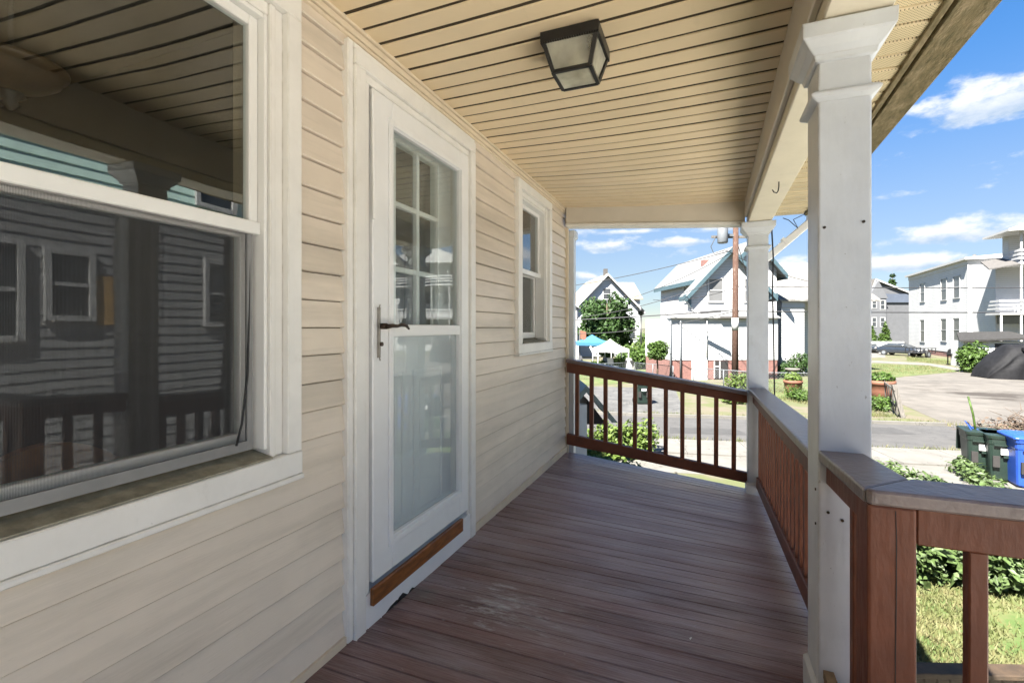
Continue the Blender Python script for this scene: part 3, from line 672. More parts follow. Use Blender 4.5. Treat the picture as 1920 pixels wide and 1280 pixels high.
run(MB(), lambda y: xs_(y) + .013, lambda y: xs_(y) + .0345, .045, .12).build('fascia_backing', 'raw_wood', proof)
bevel(run(MB(), lambda y: xs_(y) + .035, xe_, .012, .12, 0.0, .13).build('fascia', 'moss_wood', proof), .006)
mb = MB()
mb.hexa([(WX + .05, -2.4, 1.75), (xe_(-2.4) + .03, -2.4, se(-2.4) + .135), (xe_(4.8) + .03, 4.85, se(4.85) + .135), (WX + .05, 4.85, 1.62), (WX + .05, -2.4, 1.78), (xe_(-2.4) + .03, -2.4, se(-2.4) + .16), (xe_(4.8) + .03, 4.85, se(4.85) + .16), (WX + .05, 4.85, 1.65)])
mb.build('shingle_deck', 'roof_shingle', proof)
mb = MB(); mb.prism([(WX + .05, 1.24), (.53, 1.20), (.70, 1.0), (xe_(4.76), se(4.76) + .02), (xe_(4.76), se(4.76) + .12), (WX + .05, 1.60)], 1, 4.765, 4.79); mb.build('end_board', 'white_trim', proof)
hk = MB(); hk.tube([(.44, 3.45, bb(3.45)), (.44, 3.45, bb(3.45) - .03), (.435, 3.44, bb(3.45) - .06), (.425, 3.43, bb(3.45) - .075), (.408, 3.42, bb(3.45) - .07), (.40, 3.415, bb(3.45) - .055)], .004, 6); hk.build('hook', 'cable_black', proof)

# dead vine and cables on the eave and columns
tag(MB().tube([(.47, 2.03, .62), (.478, 2.05, .50), (.484, 2.05, .42), (.49, 2.045, .34), (.486, 2.06, .22), (.492, 2.05, .12), (.488, 2.06, 0.02)], .0035, 5).build('dangling_wire', 'cable_black'), 'thin black wire dangling beside the nearer white column', 'wire')
tag(MB().tube([(.62, 4.62, .925), (.66, 4.6, .90), (.73, 4.62, .83), (.70, 4.64, .91), (.78, 4.66, .95), (.80, 4.6, 1.0)], .0035, 5).build('broken_wire', 'cable_black'), 'loose bent wire hanging at the broken corner of the eave', 'wire')
tag(MB().tube([(.532, 4.60, .86), (.545, 4.60, .60), (.54, 4.61, .30), (.548, 4.61, 0.0), (.556, 4.62, -.5), (.566, 4.64, -1.0), (.57, 4.66, -2.0), (.58, 4.7, GZ)], .006, 6).build('downlead_cable', 'cable_black'), 'dark cable running down the outer side of the farther column', 'cable')
ds = thing('downspout', 'white rectangular downspout slanting from the gutter to the farther column', 'downspout', (.5, 4.72, .6))
mb = MB(); mb.bar((.84, 4.74, .90), (.50, 4.755, .595), .06, .075, (0, 1, 0)); bevel(mb.build('spout', 'white_vinyl', ds), .006)
mb = MB(); mb.bar((.845, 4.738, 1.02), (.845, 4.738, .90), .062, .078, (0, 1, 0)); bevel(mb.build('elbow', 'white_vinyl', ds), .006)
mb = MB(); mb.bar((.66, 4.742, .755), (.64, 4.743, .737), .066, .082, (0, 1, 0)); mb.build('strap', 'white_trim', ds)

# ------------------------------------------------------------------ columns
def column(x0, y0, w, d, label, top, zb):
    c = thing('porch_column', label, 'column', (x0 + w / 2, y0 + d / 2, zb), group=None)
    cx, cy = x0 + w / 2, y0 + d / 2
    def ring(z, e): return [(cx - w / 2 - e, cy - d / 2 - e, z), (cx + w / 2 + e, cy - d / 2 - e, z), (cx + w / 2 + e, cy + d / 2 + e, z), (cx - w / 2 - e, cy + d / 2 + e, z)]
    s = MB(); s.loft([ring(zb, 0), ring(zb + .4, 0), ring(zb + 1.0, 0), ring(top - .02, 0)], smooth=False); bevel(s.build('shaft', 'post_paint', c), .006, 2)
    s = MB(); s.loft([ring(top - .112, .002), ring(top - .108, .010), ring(top - .092, .014), ring(top - .075, .030), ring(top - .055, .044), ring(top - .050, .050), ring(top - .004, .052), ring(top - .002, .040)], smooth=False); bevel(s.build('capital', 'post_paint', c), .002)
    s = MB(); s.loft([ring(top - .235, .001), ring(top - .228, .012), ring(top - .222, .020), ring(top - .212, .022), ring(top - .205, .015), ring(top - .198, .001)], smooth=False); bevel(s.build('neck_moulding', 'post_paint', c), .002)
    s = MB(); s.loft([ring(zb, .012), ring(zb + .10, .012), ring(zb + .115, .001)], smooth=False); s.build('foot', 'post_paint', c)
    return c
def nails(par, pts):
    for p, axis in pts:
        e = Vector((0, -.004, 0)) if axis == 1 else Vector((-.004, 0, 0)); q = Vector(p)
        MB().tube([q + e * .8, q - e], .0045, 8).build('nail', 'bronze', par)
near_col = column(0.335, 1.77, 0.142, 0.165, 'white square column with moulded capital, beside the mitred corner of the railing', bb(1.85), zf(.4, 1.85) - .004)
nails(near_col, [((.352, 1.77, .315), 1), ((.455, 1.77, .325), 1), ((.335, 1.80, -.52), 0), ((.335, 1.80, -.63), 0), ((.362, 1.77, -.58), 1), ((.40, 1.77, -.60), 1)])
column(0.352, 4.60, 0.158, 0.15, 'white square column at the far corner where two railings meet', bb(4.67), zf(.4, 4.7) - .006)
mb = MB(); 
p3c = thing('half_column', 'slim white half column against the corner board of the house', 'column', (WX + .06, 4.84, -1.3))
mb.box(WX + .012, WX + .075, 4.78, 4.87, -1.45, .99); mb.build('shaft', 'post_paint', p3c)
mb = MB(); mb.box(WX + .011, WX + .10, 4.778, 4.885, .90, 1.0); bevel(mb.build('capital', 'post_paint', p3c), .02); 

# ------------------------------------------------------------------ railings
def qz(p, q, t): return p + (q - p) * t
far = thing('railing', 'brown wooden railing across the end of the porch, from house corner to column', 'railing', (-.5, 4.7, -1.3))
xa, xb = WX + .03, .351
def frz(x, l, r): return l + (r - l) * (x - xa) / (xb - xa)
def slant(mb, y0, y1, zl0, zr0, zl1, zr1, x0=xa, x1=xb):
    return mb.hexa([(x0, y0, zl0), (x1, y0, zr0), (x1, y1, zr0), (x0, y1, zl0), (x0, y0, zl1), (x1, y0, zr1), (x1, y1, zr1), (x0, y1, zl1)])
bevel(slant(MB(), 4.635, 4.765, -.346, -.590, -.312, -.556).build('cap', 'cap_brown', far), .006, 2)
bevel(slant(MB(), 4.672, 4.712, -.448, -.665, -.3465, -.5905).build('top_rail', 'rail_brown', far), .004)
bevel(slant(MB(), 4.665, 4.72, -1.168, -1.362, -1.062, -1.272).build('bottom_rail', 'rail_brown', far), .004)
for x in (-1.176, -1.032, -.892, -.752, -.613, -.473, -.332, -.186, -.042, .10, .245):
    lean = random.uniform(-.004, .004); mb = MB(); z0, z1 = frz(x, -1.064, -1.274), frz(x, -.446, -.663)
    mb.hexa([(x - .0185, 4.675, z0), (x + .0185, 4.675, z0), (x + .0185, 4.711, z0), (x - .0185, 4.711, z0), (x - .0185 + lean, 4.675, z1), (x + .0185 + lean, 4.675, z1), (x + .0185 + lean, 4.711, z1), (x - .0185 + lean, 4.711, z1)])
    mb.build('baluster', 'rail_brown', far)

front = thing('railing', 'brown wooden railing between the two white columns along the street side', 'railing', (.42, 3.3, -1.3))
ya, yb = 1.936, 4.599
def along(mb, x0, x1, z0a, z0b, z1a, z1b, y0=ya, y1=yb, sk=.016):
    return mb.hexa([(x0, y0, z0a), (x1, y0, z0a), (x1 + sk, y1, z0b), (x0 + sk, y1, z0b), (x0, y0, z1a), (x1, y0, z1a), (x1 + sk, y1, z1b), (x0 + sk, y1, z1b)])
bevel(along(MB(), .336, .474, -.458, -.552, -.424, -.518).build('cap', 'cap_brown', front), .006, 2)
bevel(along(MB(), .372, .412, -.560, -.648, -.4585, -.5525).build('top_rail', 'rail_brown', front), .004)
bevel(along(MB(), .405, .452, -1.165, -1.372, -1.072, -1.279, sk=.01).build('bottom_rail', 'rail_brown', front), .004)
n = 22
for i in range(n):
    y = ya + .07 + (yb - ya - .12) * i / (n - 1); t = (y - ya) / (yb - ya); x = .4125 + .016 * t; lean = random.uniform(-.004, .004)
    mb = MB(); z0 = qz(-1.072, -1.279, t); z1 = qz(-.475, -.57, t)
    mb.hexa([(x, y - .0185, z0), (x + .036, y - .0185, z0), (x + .036, y + .0185, z0), (x, y + .0185, z0), (x, y - .0185 + lean, z1), (x + .036, y - .0185 + lean, z1), (x + .036, y + .0185 + lean, z1), (x, y + .0185 + lean, z1)])
    mb.build('baluster', 'rail_brown', front)

corner = thing('railing', 'brown wooden corner railing with mitred cap and cracked corner post, beside the nearer column', 'railing', (.42, 1.3, -1.3))
CZT = -.362; XL, XR, YF, YB2 = .335, .458, 1.300, 1.423; XEND = 1.75
mb = MB()
def slab(mb, pts, z0, z1): n = len(pts); return mb.add([(x, y, z0 + d) for x, y, d in pts] + [(x, y, z1 + d) for x, y, d in pts], [tuple(reversed(range(n))), tuple(range(n, 2 * n))] + [(i, (i + 1) % n, (i + 1) % n + n, i + n) for i in range(n)])
slab(mb, [(XL, YF + .001, 0), (XR - .001, YB2 + .001, 0), (XR, 1.768, -.024), (XL, 1.768, -.024)], CZT - .034, CZT)
bevel(mb.build('cap', 'cap_brown', corner), .006, 2)
mb = MB(); slab(mb, [(XL + .012, YF - .012, .001), (XEND, YF - .012, .001), (XEND, YB2, .001), (XR + .001, YB2, .001), (XL + .002, YF + .0005, .001)], CZT - .034, CZT); bevel(mb.build('cap', 'cap_brown', corner), .006, 2)
mb = MB(); mb.box(.342, .432, 1.300, 1.392, -1.36, CZT - .0345); bevel(mb.build('corner_post', 'rail_brown', corner), .006, 2)
mb = MB(); mb.prism([(.3935, -.405), (.3955, -.46), (.3950, -.60), (.3935, -.72), (.3925, -.86), (.3900, -.98), (.3918, -.86), (.3922, -.72), (.3935, -.60), (.3940, -.46), (.3925, -.405)], 1, 1.2985, 1.31); mb.build('crack', 'cable_black', corner)
mb = MB(); mb.prism([(.3885, -.99), (.3895, -1.08), (.3880, -1.20), (.3870, -1.20), (.3880, -1.08)], 1, 1.2985, 1.31); mb.build('crack', 'cable_black', corner)
mb = MB(); slab(mb, [(.356, 1.393, 0), (.394, 1.393, 0), (.394, 1.768, -.020), (.356, 1.768, -.020)], CZT - .11, CZT - .0345); bevel(mb.build('top_rail', 'rail_brown', corner), .004)
mb = MB(); mb.box(.4325, XEND, 1.306, 1.346, CZT - .115, CZT - .0335); bevel(mb.build('top_rail', 'rail_brown', corner), .004)
mb = MB(); mb.box(.4325, XEND, 1.312, 1.352, -1.20, -1.11); bevel(mb.build('bottom_rail', 'rail_brown', corner), .004)
mb = MB(); slab(mb, [(.40, 1.393, 0), (.44, 1.393, 0), (.44, 1.768, -.01), (.40, 1.768, -.01)], -1.20, -1.11); bevel(mb.build('bottom_rail', 'rail_brown', corner), .004)
for i in range(9): 
    x = .525 + .142 * i; mb = MB(); mb.box(x, x + .033, 1.3125, 1.3435, -1.11, CZT - .115); bevel(mb.build('baluster', 'rail_brown', corner), .003)
for y in (1.50, 1.64): mb = MB(); mb.box(.396, .430, y, y + .034, -1.11, CZT - .06); bevel(mb.build('baluster', 'rail_brown', corner), .003)
mb = MB(); mb.box(.348, .376, 1.70, 1.765, -1.10, -1.075); mb.box(.35, .374, 1.72, 1.764, -1.125, -1.101); mb.build('cleat', 'raw_wood', corner)

# landing beside the porch and its low fence on the ground
land = MB(); land.box(.625, 1.78, .25, 1.40, -1.42, -1.29); land.box(1.70, 1.78, 1.32, 1.40, GZ, -1.421); land.box(1.70, 1.78, .25, .33, GZ, -1.421)
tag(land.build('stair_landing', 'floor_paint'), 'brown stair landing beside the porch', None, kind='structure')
skirt = MB()
for i in range(46): yy = Y0 + i * .138; skirt.box(.585, .60, yy, yy + .09, GZ, -1.46)
sk = skirt.build('porch_skirt', 'rail_brown'); tag(sk, 'brown slatted skirt below the porch floor', 'skirt')
pmat('fence_brown', (0.042, 0.026, 0.014), 0.8, 0.3, 10, bump=0.3)
ax, ay = S(1640, 3.25); bx_, by_ = S(2080, 3.2)
fence = thing('picket_fence', 'low brown picket fence on the grass below the corner railing', 'fence', (ax, ay, GZ))
a = Vector((ax, ay, 0)); b = Vector((bx_, by_, 0)); dv = (b - a); nl = dv.length; dv.normalize(); nv = Vector((-dv.y, dv.x, 0))
TZ = HZ(1254, 3.22)
bevel(MB().bar((ax, ay, TZ - .02), (bx_, by_, TZ - .02), .12, .035).build('top_rail', 'fence_brown', fence), .005)
MB().bar((ax, ay, TZ - .07), (bx_, by_, TZ - .07), .035, .065).build('rail', 'fence_brown', fence)
MB().bar((ax, ay, GZ + .12), (bx_, by_, GZ + .12), .035, .08).build('rail', 'fence_brown', fence)
for i in range(int(nl / .085)):
    p = a + dv * (.05 + .085 * i); MB().bar((p.x, p.y, GZ + .02), (p.x, p.y, TZ - .04), .034, .034, (1, 0, 0)).build('picket', 'fence_brown', fence)

# ------------------------------------------------------------------ ceiling light
lx, ly = -.502, 1.985; lz = zc(lx, ly) - .001
cl = thing('porch_light', 'black square lantern with rippled glass fixed to the porch ceiling', 'lamp', (lx, ly, lz))
A, B = .120, .078; z1, z2 = lz - .040, lz - .150
mb = MB(); mb.box(lx - A, lx + A, ly - A, ly + A, z1, lz)
for i in range(24):
    t = -A + 2 * A * (i + .5) / 24
    for s in (-1, 1):
        mb.box(lx + t - .0035, lx + t + .0035, ly + s * (A - .004) - .0035, ly + s * (A - .004) + .0035, z1 - .006, z1 + .001); mb.box(lx + s * (A - .004) - .0035, lx + s * (A - .004) + .0035, ly + t - .0035, ly + t + .0035, z1 - .006, z1 + .001)
mb.build('housing', 'dark_metal', cl)
mb = MB()
cor = [(-1, -1), (1, -1), (1, 1), (-1, 1)]
for sx, sy in cor: mb.bar((lx + sx * (A - .012), ly + sy * (A - .012), z1 + .001), (lx + sx * (B - .002), ly + sy * (B - .002), z2), .016, .016, (1, 0, 0))
for k in range(4):
    (a0, b0), (a1, b1) = cor[k], cor[(k + 1) % 4]; mb.bar((lx + a0 * B, ly + b0 * B, z2), (lx + a1 * B, ly + b1 * B, z2), .014, .014)
mb.build('frame', 'dark_metal', cl)
for k in range(4):
    (a0, b0), (a1, b1) = cor[k], cor[(k + 1) % 4]; e = .014
    p = [(lx + a0 * (A - e), ly + b0 * (A - e), z1), (lx + a1 * (A - e), ly + b1 * (A - e), z1), (lx + a1 * (B - .004), ly + b1 * (B - .004), z2), (lx + a0 * (B - .004), ly + b0 * (B - .004), z2)]
    mb = MB(); mb.add(p, [(0, 1, 2, 3)]); mb.build('glass_pane', 'lamp_glass', cl)
mb = MB(); mb.box(lx - B + .006, lx + B - .006, ly - B + .006, ly + B - .006, z2 - .002, z2 + .001); mb.build('glass_pane', 'lamp_glass', cl)
pmat('bulb_white', (.75, .72, .62), .35, .05, 5)
mb = MB(); mb.lathe([(.012, 0), (.014, -.02), (.028, -.045), (.03, -.06), (.022, -.08), (.002, -.088)], (lx, ly, z1 + .01), 14); mb.build('bulb', 'bulb_white', cl)
# small knot holes / litter on the floor
for i, (x, y) in enumerate([(-.35, 1.55), (-.05, 2.05), (.1, 1.75), (-.42, 1.48), (-.15, 1.42)]):
    mb = MB(); z = zf(x, y) + .002; a = random.uniform(0, 3); d = .012 + .01 * (i == 0)
    mb.add([(x + math.cos(a) * d, y + math.sin(a) * d, z), (x + math.cos(a + 2) * d * .4, y + math.sin(a + 2) * d * .4, z + .002), (x - math.cos(a) * d, y - math.sin(a) * d, z + .001), (x + math.cos(a - 1.6) * d * .5, y + math.sin(a - 1.6) * d * .5, z + .006)], [(0, 1, 2, 3)])
    tag(mb.build('paint_chip', 'white_trim'), 'small curled white paint chip lying on the brown floor boards', 'paint chip', 'paint chips on the porch floor')

# ------------------------------------------------------------------ street materials
pmat('ground_soil', (0.10, 0.085, 0.058), 0.95, 0.25, 1.2, col2=(0.07, 0.078, 0.028), lo=0.42, hi=0.58, bump=0.6, bscale=9)
pmat('asphalt', (0.056, 0.054, 0.052), 0.9, 0.15, 1.6, bump=0.3, bscale=40)
overlay('asphalt', (0.078, 0.074, 0.070), 0.9, 0.5, 0.75, (0.4, 1.5, 1), 0.7)
pmat('lot_asphalt', (0.066, 0.065, 0.063), 0.92, 0.25, 1.4, bump=0.4, bscale=25)
overlay('lot_asphalt', (0.10, 0.097, 0.09), 1.7, 0.48, 0.62, (1, 1, 1), 0.7)
pmat('concrete', (0.118, 0.112, 0.100), 0.9, 0.12, 2.2, bump=0.3, bscale=30)
overlay('concrete', (0.09, 0.084, 0.07), 2.6, 0.56, 0.72, (1, 1, 1), 0.6)
pmat('gravel', (0.092, 0.083, 0.072), 0.95, 0.2, 1.1, bump=0.8, bscale=14)
overlay('gravel', (0.026, 0.019, 0.014), 0.20, 0.56, 0.68, (0.6, 1.3, 1), 0.6, detail=7)
overlay('gravel', (0.024, 0.018, 0.013), 0.5, 0.30, 0.42, (0.7, 1.2, 1), 0.9, center=(11.8, 29.0, GZ), radius=3.4)
overlay('gravel', (0.065, 0.053, 0.042), 2.0, 0.60, 0.74, (1, 1, 1), 0.5)
pmat('lawn', (0.048, 0.080, 0.016), 0.95, 0.3, 2.5, col2=(0.10, 0.095, 0.038), lo=0.42, hi=0.62, bump=0.8, bscale=16)
cracks('asphalt', .55, .012, (.03, .03, .03), .7); cracks('lot_asphalt', .8, .018, (.025, .025, .025), .8); cracks('concrete', .7, .010, (.04, .037, .03), .7)
pmat('patch_asphalt', (0.040, 0.039, 0.038), 0.9, 0.15, 6, bump=0.3)
pmat('white_siding', (0.44, 0.44, 0.437), 0.6, 0.05, 0.8); lines('white_siding', 0.17, 0.12, 0.5)
pmat('cream_siding', (0.44, 0.43, 0.415), 0.6, 0.03, 0.8); lines('cream_siding', 0.16, 0.10, 0.3)
pmat('grey_siding', (0.095, 0.097, 0.103), 0.7, 0.08, 1.5); lines('grey_siding', 0.16, 0.12, 0.5)
pmat('pale_grey_siding', (0.42, 0.43, 0.45), 0.7, 0.05, 1.2); lines('pale_grey_siding', 0.16, 0.12, 0.3)
pmat('bay_grey', (0.11, 0.113, 0.12), 0.7, 0.06, 1.5); lines('bay_grey', 0.16, 0.12, 0.4)
pmat('slate_siding', (0.07, 0.085, 0.115), 0.7, 0.08, 1.5); lines('slate_siding', 0.14, 0.14, 0.5)
pmat('neighbour_grey', (0.25, 0.252, 0.255), 0.65, 0.10, 2.5, (1, .6, 3), bump=0.1, rand=.05)
pmat('neighbour_teal', (0.56, 0.76, 0.69), 0.7, 0.07, 3, rand=.06)
pmat('teal_trim', (0.05, 0.085, 0.10), 0.5, 0.12, 3)
pmat('far_white', (0.40, 0.40, 0.397), 0.55, 0.04, 2)
pmat('white_roof', (0.15, 0.15, 0.148), 0.8, 0.05, 3)
pmat('patch_roof', (0.19, 0.185, 0.17), 0.9, 0.2, 5, col2=(0.11, 0.105, 0.097), lo=.45, hi=.55)
pmat('tan_roof', (0.19, 0.165, 0.125), 0.9, 0.2, 3)
pmat('grey_roof', (0.075, 0.07, 0.066), 0.9, 0.15, 5)
pmat('shed_roof', (0.030, 0.029, 0.028), 0.95, 0.2, 5, spec=0.2)
pmat('brick', (0.15, 0.072, 0.06), 0.9, 0.2, 9, bump=0.3); lines('brick', 0.075, 0.16, 0.35)
pmat('dark_opening', (0.02, 0.018, 0.017), 0.8, 0.2, 3)
pmat('window_dark', (0.04, 0.045, 0.05), 0.12, 0.3, 1.2, spec=0.8)
pmat('window_blind', (0.13, 0.13, 0.13), 0.35, 0.1, 2)
pmat('window_grey', (0.085, 0.088, 0.09), 0.3, 0.2, 2)
pmat('leaf_dark', (0.030, 0.062, 0.014), 0.55, 0.6, 4, trans=0.25, spec=0.3)
pmat('leaf_mid', (0.055, 0.098, 0.018), 0.55, 0.55, 9, trans=0.28, spec=0.3)
pmat('leaf_light', (0.09, 0.135, 0.026), 0.55, 0.5, 12, trans=0.28, spec=0.35)
pmat('leaf_hosta', (0.062, 0.095, 0.030), 0.5, 0.6, 14, trans=0.25, spec=0.4)
pmat('grass_blade', (0.085, 0.105, 0.028), 0.7, 0.3, 3, col2=(0.15, 0.135, 0.06), lo=.42, hi=.62, trans=0.2)
pmat('bark', (0.085, 0.06, 0.042), 0.95, 0.3, 10, bump=0.5)
pmat('pole_wood', (0.062, 0.030, 0.019), 0.9, 0.25, 8, (3, 3, 0.5), bump=0.4)
overlay('pole_wood', (0.19, 0.15, 0.12), 14, .55, .68, (2, 2, .4), .8)
pmat('bin_green', (0.010, 0.021, 0.016), 0.45, 0.15, 5, bump=0.05)
pmat('bin_blue', (0.016, 0.060, 0.30), 0.42, 0.1, 5)
pmat('rubber', (0.015, 0.015, 0.015), 0.8, 0.2, 10)
pmat('tarp', (0.006, 0.006, 0.007), 0.75, 0.3, 4, bump=0.5, bscale=5, spec=0.25)
pmat('tent_blue', (0.045, 0.17, 0.34), 0.6, 0.06, 3, trans=.2)
pmat('tent_white', (0.40, 0.395, 0.38), 0.6, 0.04, 3, trans=.2)
pmat('terracotta', (0.15, 0.06, 0.034), 0.8, 0.15, 9)
pmat('grey_wood', (0.11, 0.10, 0.088), 0.9, 0.25, 12, (2, 2, .5), bump=.4)
pmat('plywood', (0.40, 0.25, 0.09), 0.8, 0.15, 6)
pmat('car_dark', (0.02, 0.024, 0.03), 0.22, 0.1, 3, coat=.6)
pmat('galvanized', (0.13, 0.14, 0.15), 0.55, 0.1, 6)
pmat('wire_dark', (0.03, 0.03, 0.032), 0.7, 0.1, 3)
pmat('flower_pink', (0.55, 0.16, 0.2), 0.6, .2, 20)
pmat('canopy_green', (0.17, 0.21, 0.195), 0.7, .2, 10)

def sheet(name, pts, z, mat, label):
    mb = MB(); mb.add([(x, y, z) for x, y in pts], [tuple(range(len(pts)))])
    o = mb.build(name, mat); tag(o, label, None, kind='structure'); return o
def GP(px, py):                                 # point of the level street ground on a bearing
    return S(px, -GZ * FPX / (py - HY))
g = MB(); R_ = 1800
g.add([(-R_, -R_, GZ), (R_, -R_, GZ), (R_, R_, GZ), (-R_, R_, GZ)], [(0, 1, 2, 3)]); tag(g.build('ground', 'ground_soil'), 'dry soil and thin grass of the neighbourhood', None, kind='structure')
# street frame: along the road (du) and across it (dw)
r0 = Vector((*GP(1100, 777), 0)); r1 = Vector((*GP(1800, 800), 0)); du = (r1 - r0).normalized(); dw = Vector((-du.y, du.x, 0))
def ST(u, w): p = r0 + du * u + dw * w; return p.x, p.y
sheet('road', [ST(-60, -3.3), ST(90, -3.3), ST(90, 0), ST(-60, 0)], GZ + .008, 'asphalt', 'pale worn asphalt street')
sheet('sidewalk', [ST(-60, -6.6), ST(9.2, -6.6), ST(90, -7.2), ST(90, -3.3), ST(-60, -3.3)], GZ + .004, 'concrete', 'cracked pale concrete apron on the near side of the street')
for i in range(22):                             # slabs with open joints
    u0 = -16 + i * 1.55
    mb = MB(); q = [ST(u0, -5.0), ST(u0 + 1.535, -5.0), ST(u0 + 1.535, -3.5), ST(u0, -3.5)]; dz = random.uniform(0, .012)
    mb.hexa([(x, y, GZ) for x, y in q] + [(x, y, GZ + .03 + dz) for x, y in q]); o = mb.build('paving_slab', 'concrete', bpy.data.objects['sidewalk'])
mb = MB(); q = [ST(-60, .02), ST(11.2, .02), ST(11.2, .16), ST(-60, .16)]; mb.hexa([(x, y, GZ) for x, y in q] + [(x, y, GZ + .10) for x, y in q]); tag(mb.build('kerb', 'concrete'), 'low stone kerb along the far side of the street', None, kind='structure')
sheet('parking_lot', [ST(-30, .17), ST(3.4, .17), ST(4.2, 8.2), ST(-30, 9.5)], GZ + .006, 'lot_asphalt', 'patched grey asphalt lot across the street')
sheet('gravel_yard', [ST(11.3, .01), ST(60, .01), GP(2050, 700), GP(1985, 716), GP(1905, 712), GP(1800, 697), GP(1700, 706), GP(1640, 712), GP(1640, 735)], GZ + .006, 'gravel', 'pale gravel yard with dark earth patches across the street')
sheet('lawn', [GP(1560, 713), GP(1640, 710), GP(1700, 705), GP(1800, 696), GP(1740, 686), GP(1640, 681), GP(1560, 683)], GZ + .010, 'lawn', 'strip of green lawn beyond the gravel yard')
sheet('lawn', [GP(1420, 745), GP(1640, 760), GP(1640, 715), GP(1560, 713), GP(1420, 706)], GZ + .009, 'lawn', 'sunny lawn beside the white gabled house')
sheet('path', [GP(1560, 682), GP(1640, 680), GP(1740, 685), GP(1800, 695), GP(1905, 711), GP(1990, 716), GP(1990, 709), GP(1900, 703), GP(1800, 690), GP(1740, 681), GP(1640, 676), GP(1560, 677)], GZ + .012, 'concrete', 'pale concrete footpath in front of the white block')
sheet('driveway', [GP(1560, 672), GP(1660, 670), GP(1660, 660), GP(1560, 659)], GZ + .007, 'concrete', 'pale driveway before the picket fence')
sheet('lawn', [GP(1700, 676), GP(1775, 682), GP(1840, 690), GP(1830, 683), GP(1770, 673), GP(1700, 669)], GZ + .009, 'lawn', 'dry grass verge along the white block')
sheet('lawn', [GP(1070, 722), GP(1260, 716), GP(1255, 690), GP(1070, 682)], GZ + .011, 'lawn', 'garden lawn around the canopies')
sheet('lawn', [(0.7, 1.5), (4.6, 1.5), (4.9, 9.0), (3.6, 12.2), (2.2, 11.2), (0.7, 7.5)], GZ + .003, 'lawn', 'patchy dry grass beside the porch')

pmat('bounce_concrete', (0.62, 0.60, 0.55), 0.85, 0.06, 1.5, bump=0.2, bscale=25)
sheet('bounce_drive', [(2.5, -14), (6.5, -14), (6.5, 10.6), (5.6, 10.6), (4.6, 8.0), (3.2, 5.0), (2.5, 3.4)], GZ + .02, 'bounce_concrete', 'unseen pale concrete drive added to bounce sunlight into the porch')  # out of view, added to throw sunlight up into the porch
# ------------------------------------------------------------------ plants
def leaves(name, mat, parent, blobs, n, size, world=True, flat=0.0, tri=False, seed=None, shell=0.35):
    """leaf-sized faces spread through ellipsoid clumps: (cx, cy, cz, rx, ry, rz)"""
    r = np.random.default_rng(seed if seed is not None else rng.integers(1e9))
    B = np.array(blobs, float); vol = (B[:, 3] * B[:, 4] * B[:, 5]) ** (2 / 3); k = r.choice(len(B), n, p=vol / vol.sum())
    d = r.normal(size=(n, 3)); d /= np.linalg.norm(d, axis=1)[:, None]
    rad = (shell + (1 - shell) * r.random(n)) ** 0.5
    rad *= 0.85 + 0.3 * r.random(n)
    P = B[k, :3] + d * rad[:, None] * B[k, 3:6]
    nrm = d * 0.7 + r.normal(size=(n, 3)) * 0.55 + np.array([0, 0, 0.45 + flat]); nrm /= np.linalg.norm(nrm, axis=1)[:, None]
    t = np.cross(nrm, r.normal(size=(n, 3))); t /= np.linalg.norm(t, axis=1)[:, None]; b = np.cross(nrm, t)
    s = size * (0.45 + 1.1 * r.random(n) ** 1.6)[:, None]
    v = np.stack([P - t * s, P + b * s * .55 + nrm * s * .12, P + t * s, P - b * s * .55 + nrm * s * .12], 1).reshape(-1, 3)
    off = np.array(wloc(parent)) if (parent is not None and world) else np.zeros(3)
    v = v - off
    me = bpy.data.meshes.new(name); f = np.arange(4 * n).reshape(-1, 4)
    me.from_pydata(v.tolist(), [], f.tolist()); me.update()
    return link(name, me, mat, parent)
def crown_blobs(c, rx, ry, rz, n, r, frac=0.42, seed=1):
    q = np.random.default_rng(seed); out = []
    for i in range(n):
        d = q.normal(size=3); d /= np.linalg.norm(d); m_ = 0.35 + 0.6 * q.random() ** .6; k = r * (0.7 + 0.6 * q.random())
        out.append((c[0] + d[0] * rx * m_, c[1] + d[1] * ry * m_, c[2] + d[2] * rz * m_, k, k, k * .85))
    return out
def tree(name, label, x, y, z_base, crown_c, rx, ry, rz, mat, n, leaf, nb=40, br=0.7, tr=0.16, seed=3, group=None, cat='tree'):
    t = thing(name, label, cat, (x, y, z_base), group=group)
    mb = MB(); zt = crown_c[2]; mb.tube([(x, y, z_base), (x + .03, y, z_base + (zt - z_base) * .5), (x - .02, y + .04, zt), (x, y, zt + rz * .6)], [tr, tr * .8, tr * .55, tr * .15], 8)
    q = np.random.default_rng(seed)
    for i in range(7):
        a = q.random() * 2 * PI; h = zt - rz * .4 + rz * .9 * q.random(); e = (x + math.cos(a) * rx * .7, y + math.sin(a) * ry * .7, h + rz * .35)
        mb.tube([(x, y, h - rz * .3), (x + math.cos(a) * rx * .3, y + math.sin(a) * ry * .3, h), e], [tr * .45, tr * .3, tr * .08], 5)
    mb.build('trunk', 'bark', t)
    leaves('crown', mat, t, crown_blobs(crown_c, rx, ry, rz, nb, br, seed=seed), n, leaf, seed=seed)
    return t
x, y = S(1138, 40); tree('maple_tree', 'broad dense dark green tree in front of the pale grey gabled house', x, y, GZ, (x, y, HZ(606, 40)), 2.25, 2.2, 2.75, 'leaf_dark', 15000, .15, 70, .75, .2, 5)
x, y = S(1232, 27.3); tree('topiary_tree', 'small rounded bright green tree beside the white gabled house', x, y, GZ, (x, y, HZ(657, 27.3)), .44, .44, .50, 'leaf_mid', 5000, .065, 34, .26, .06, 8)
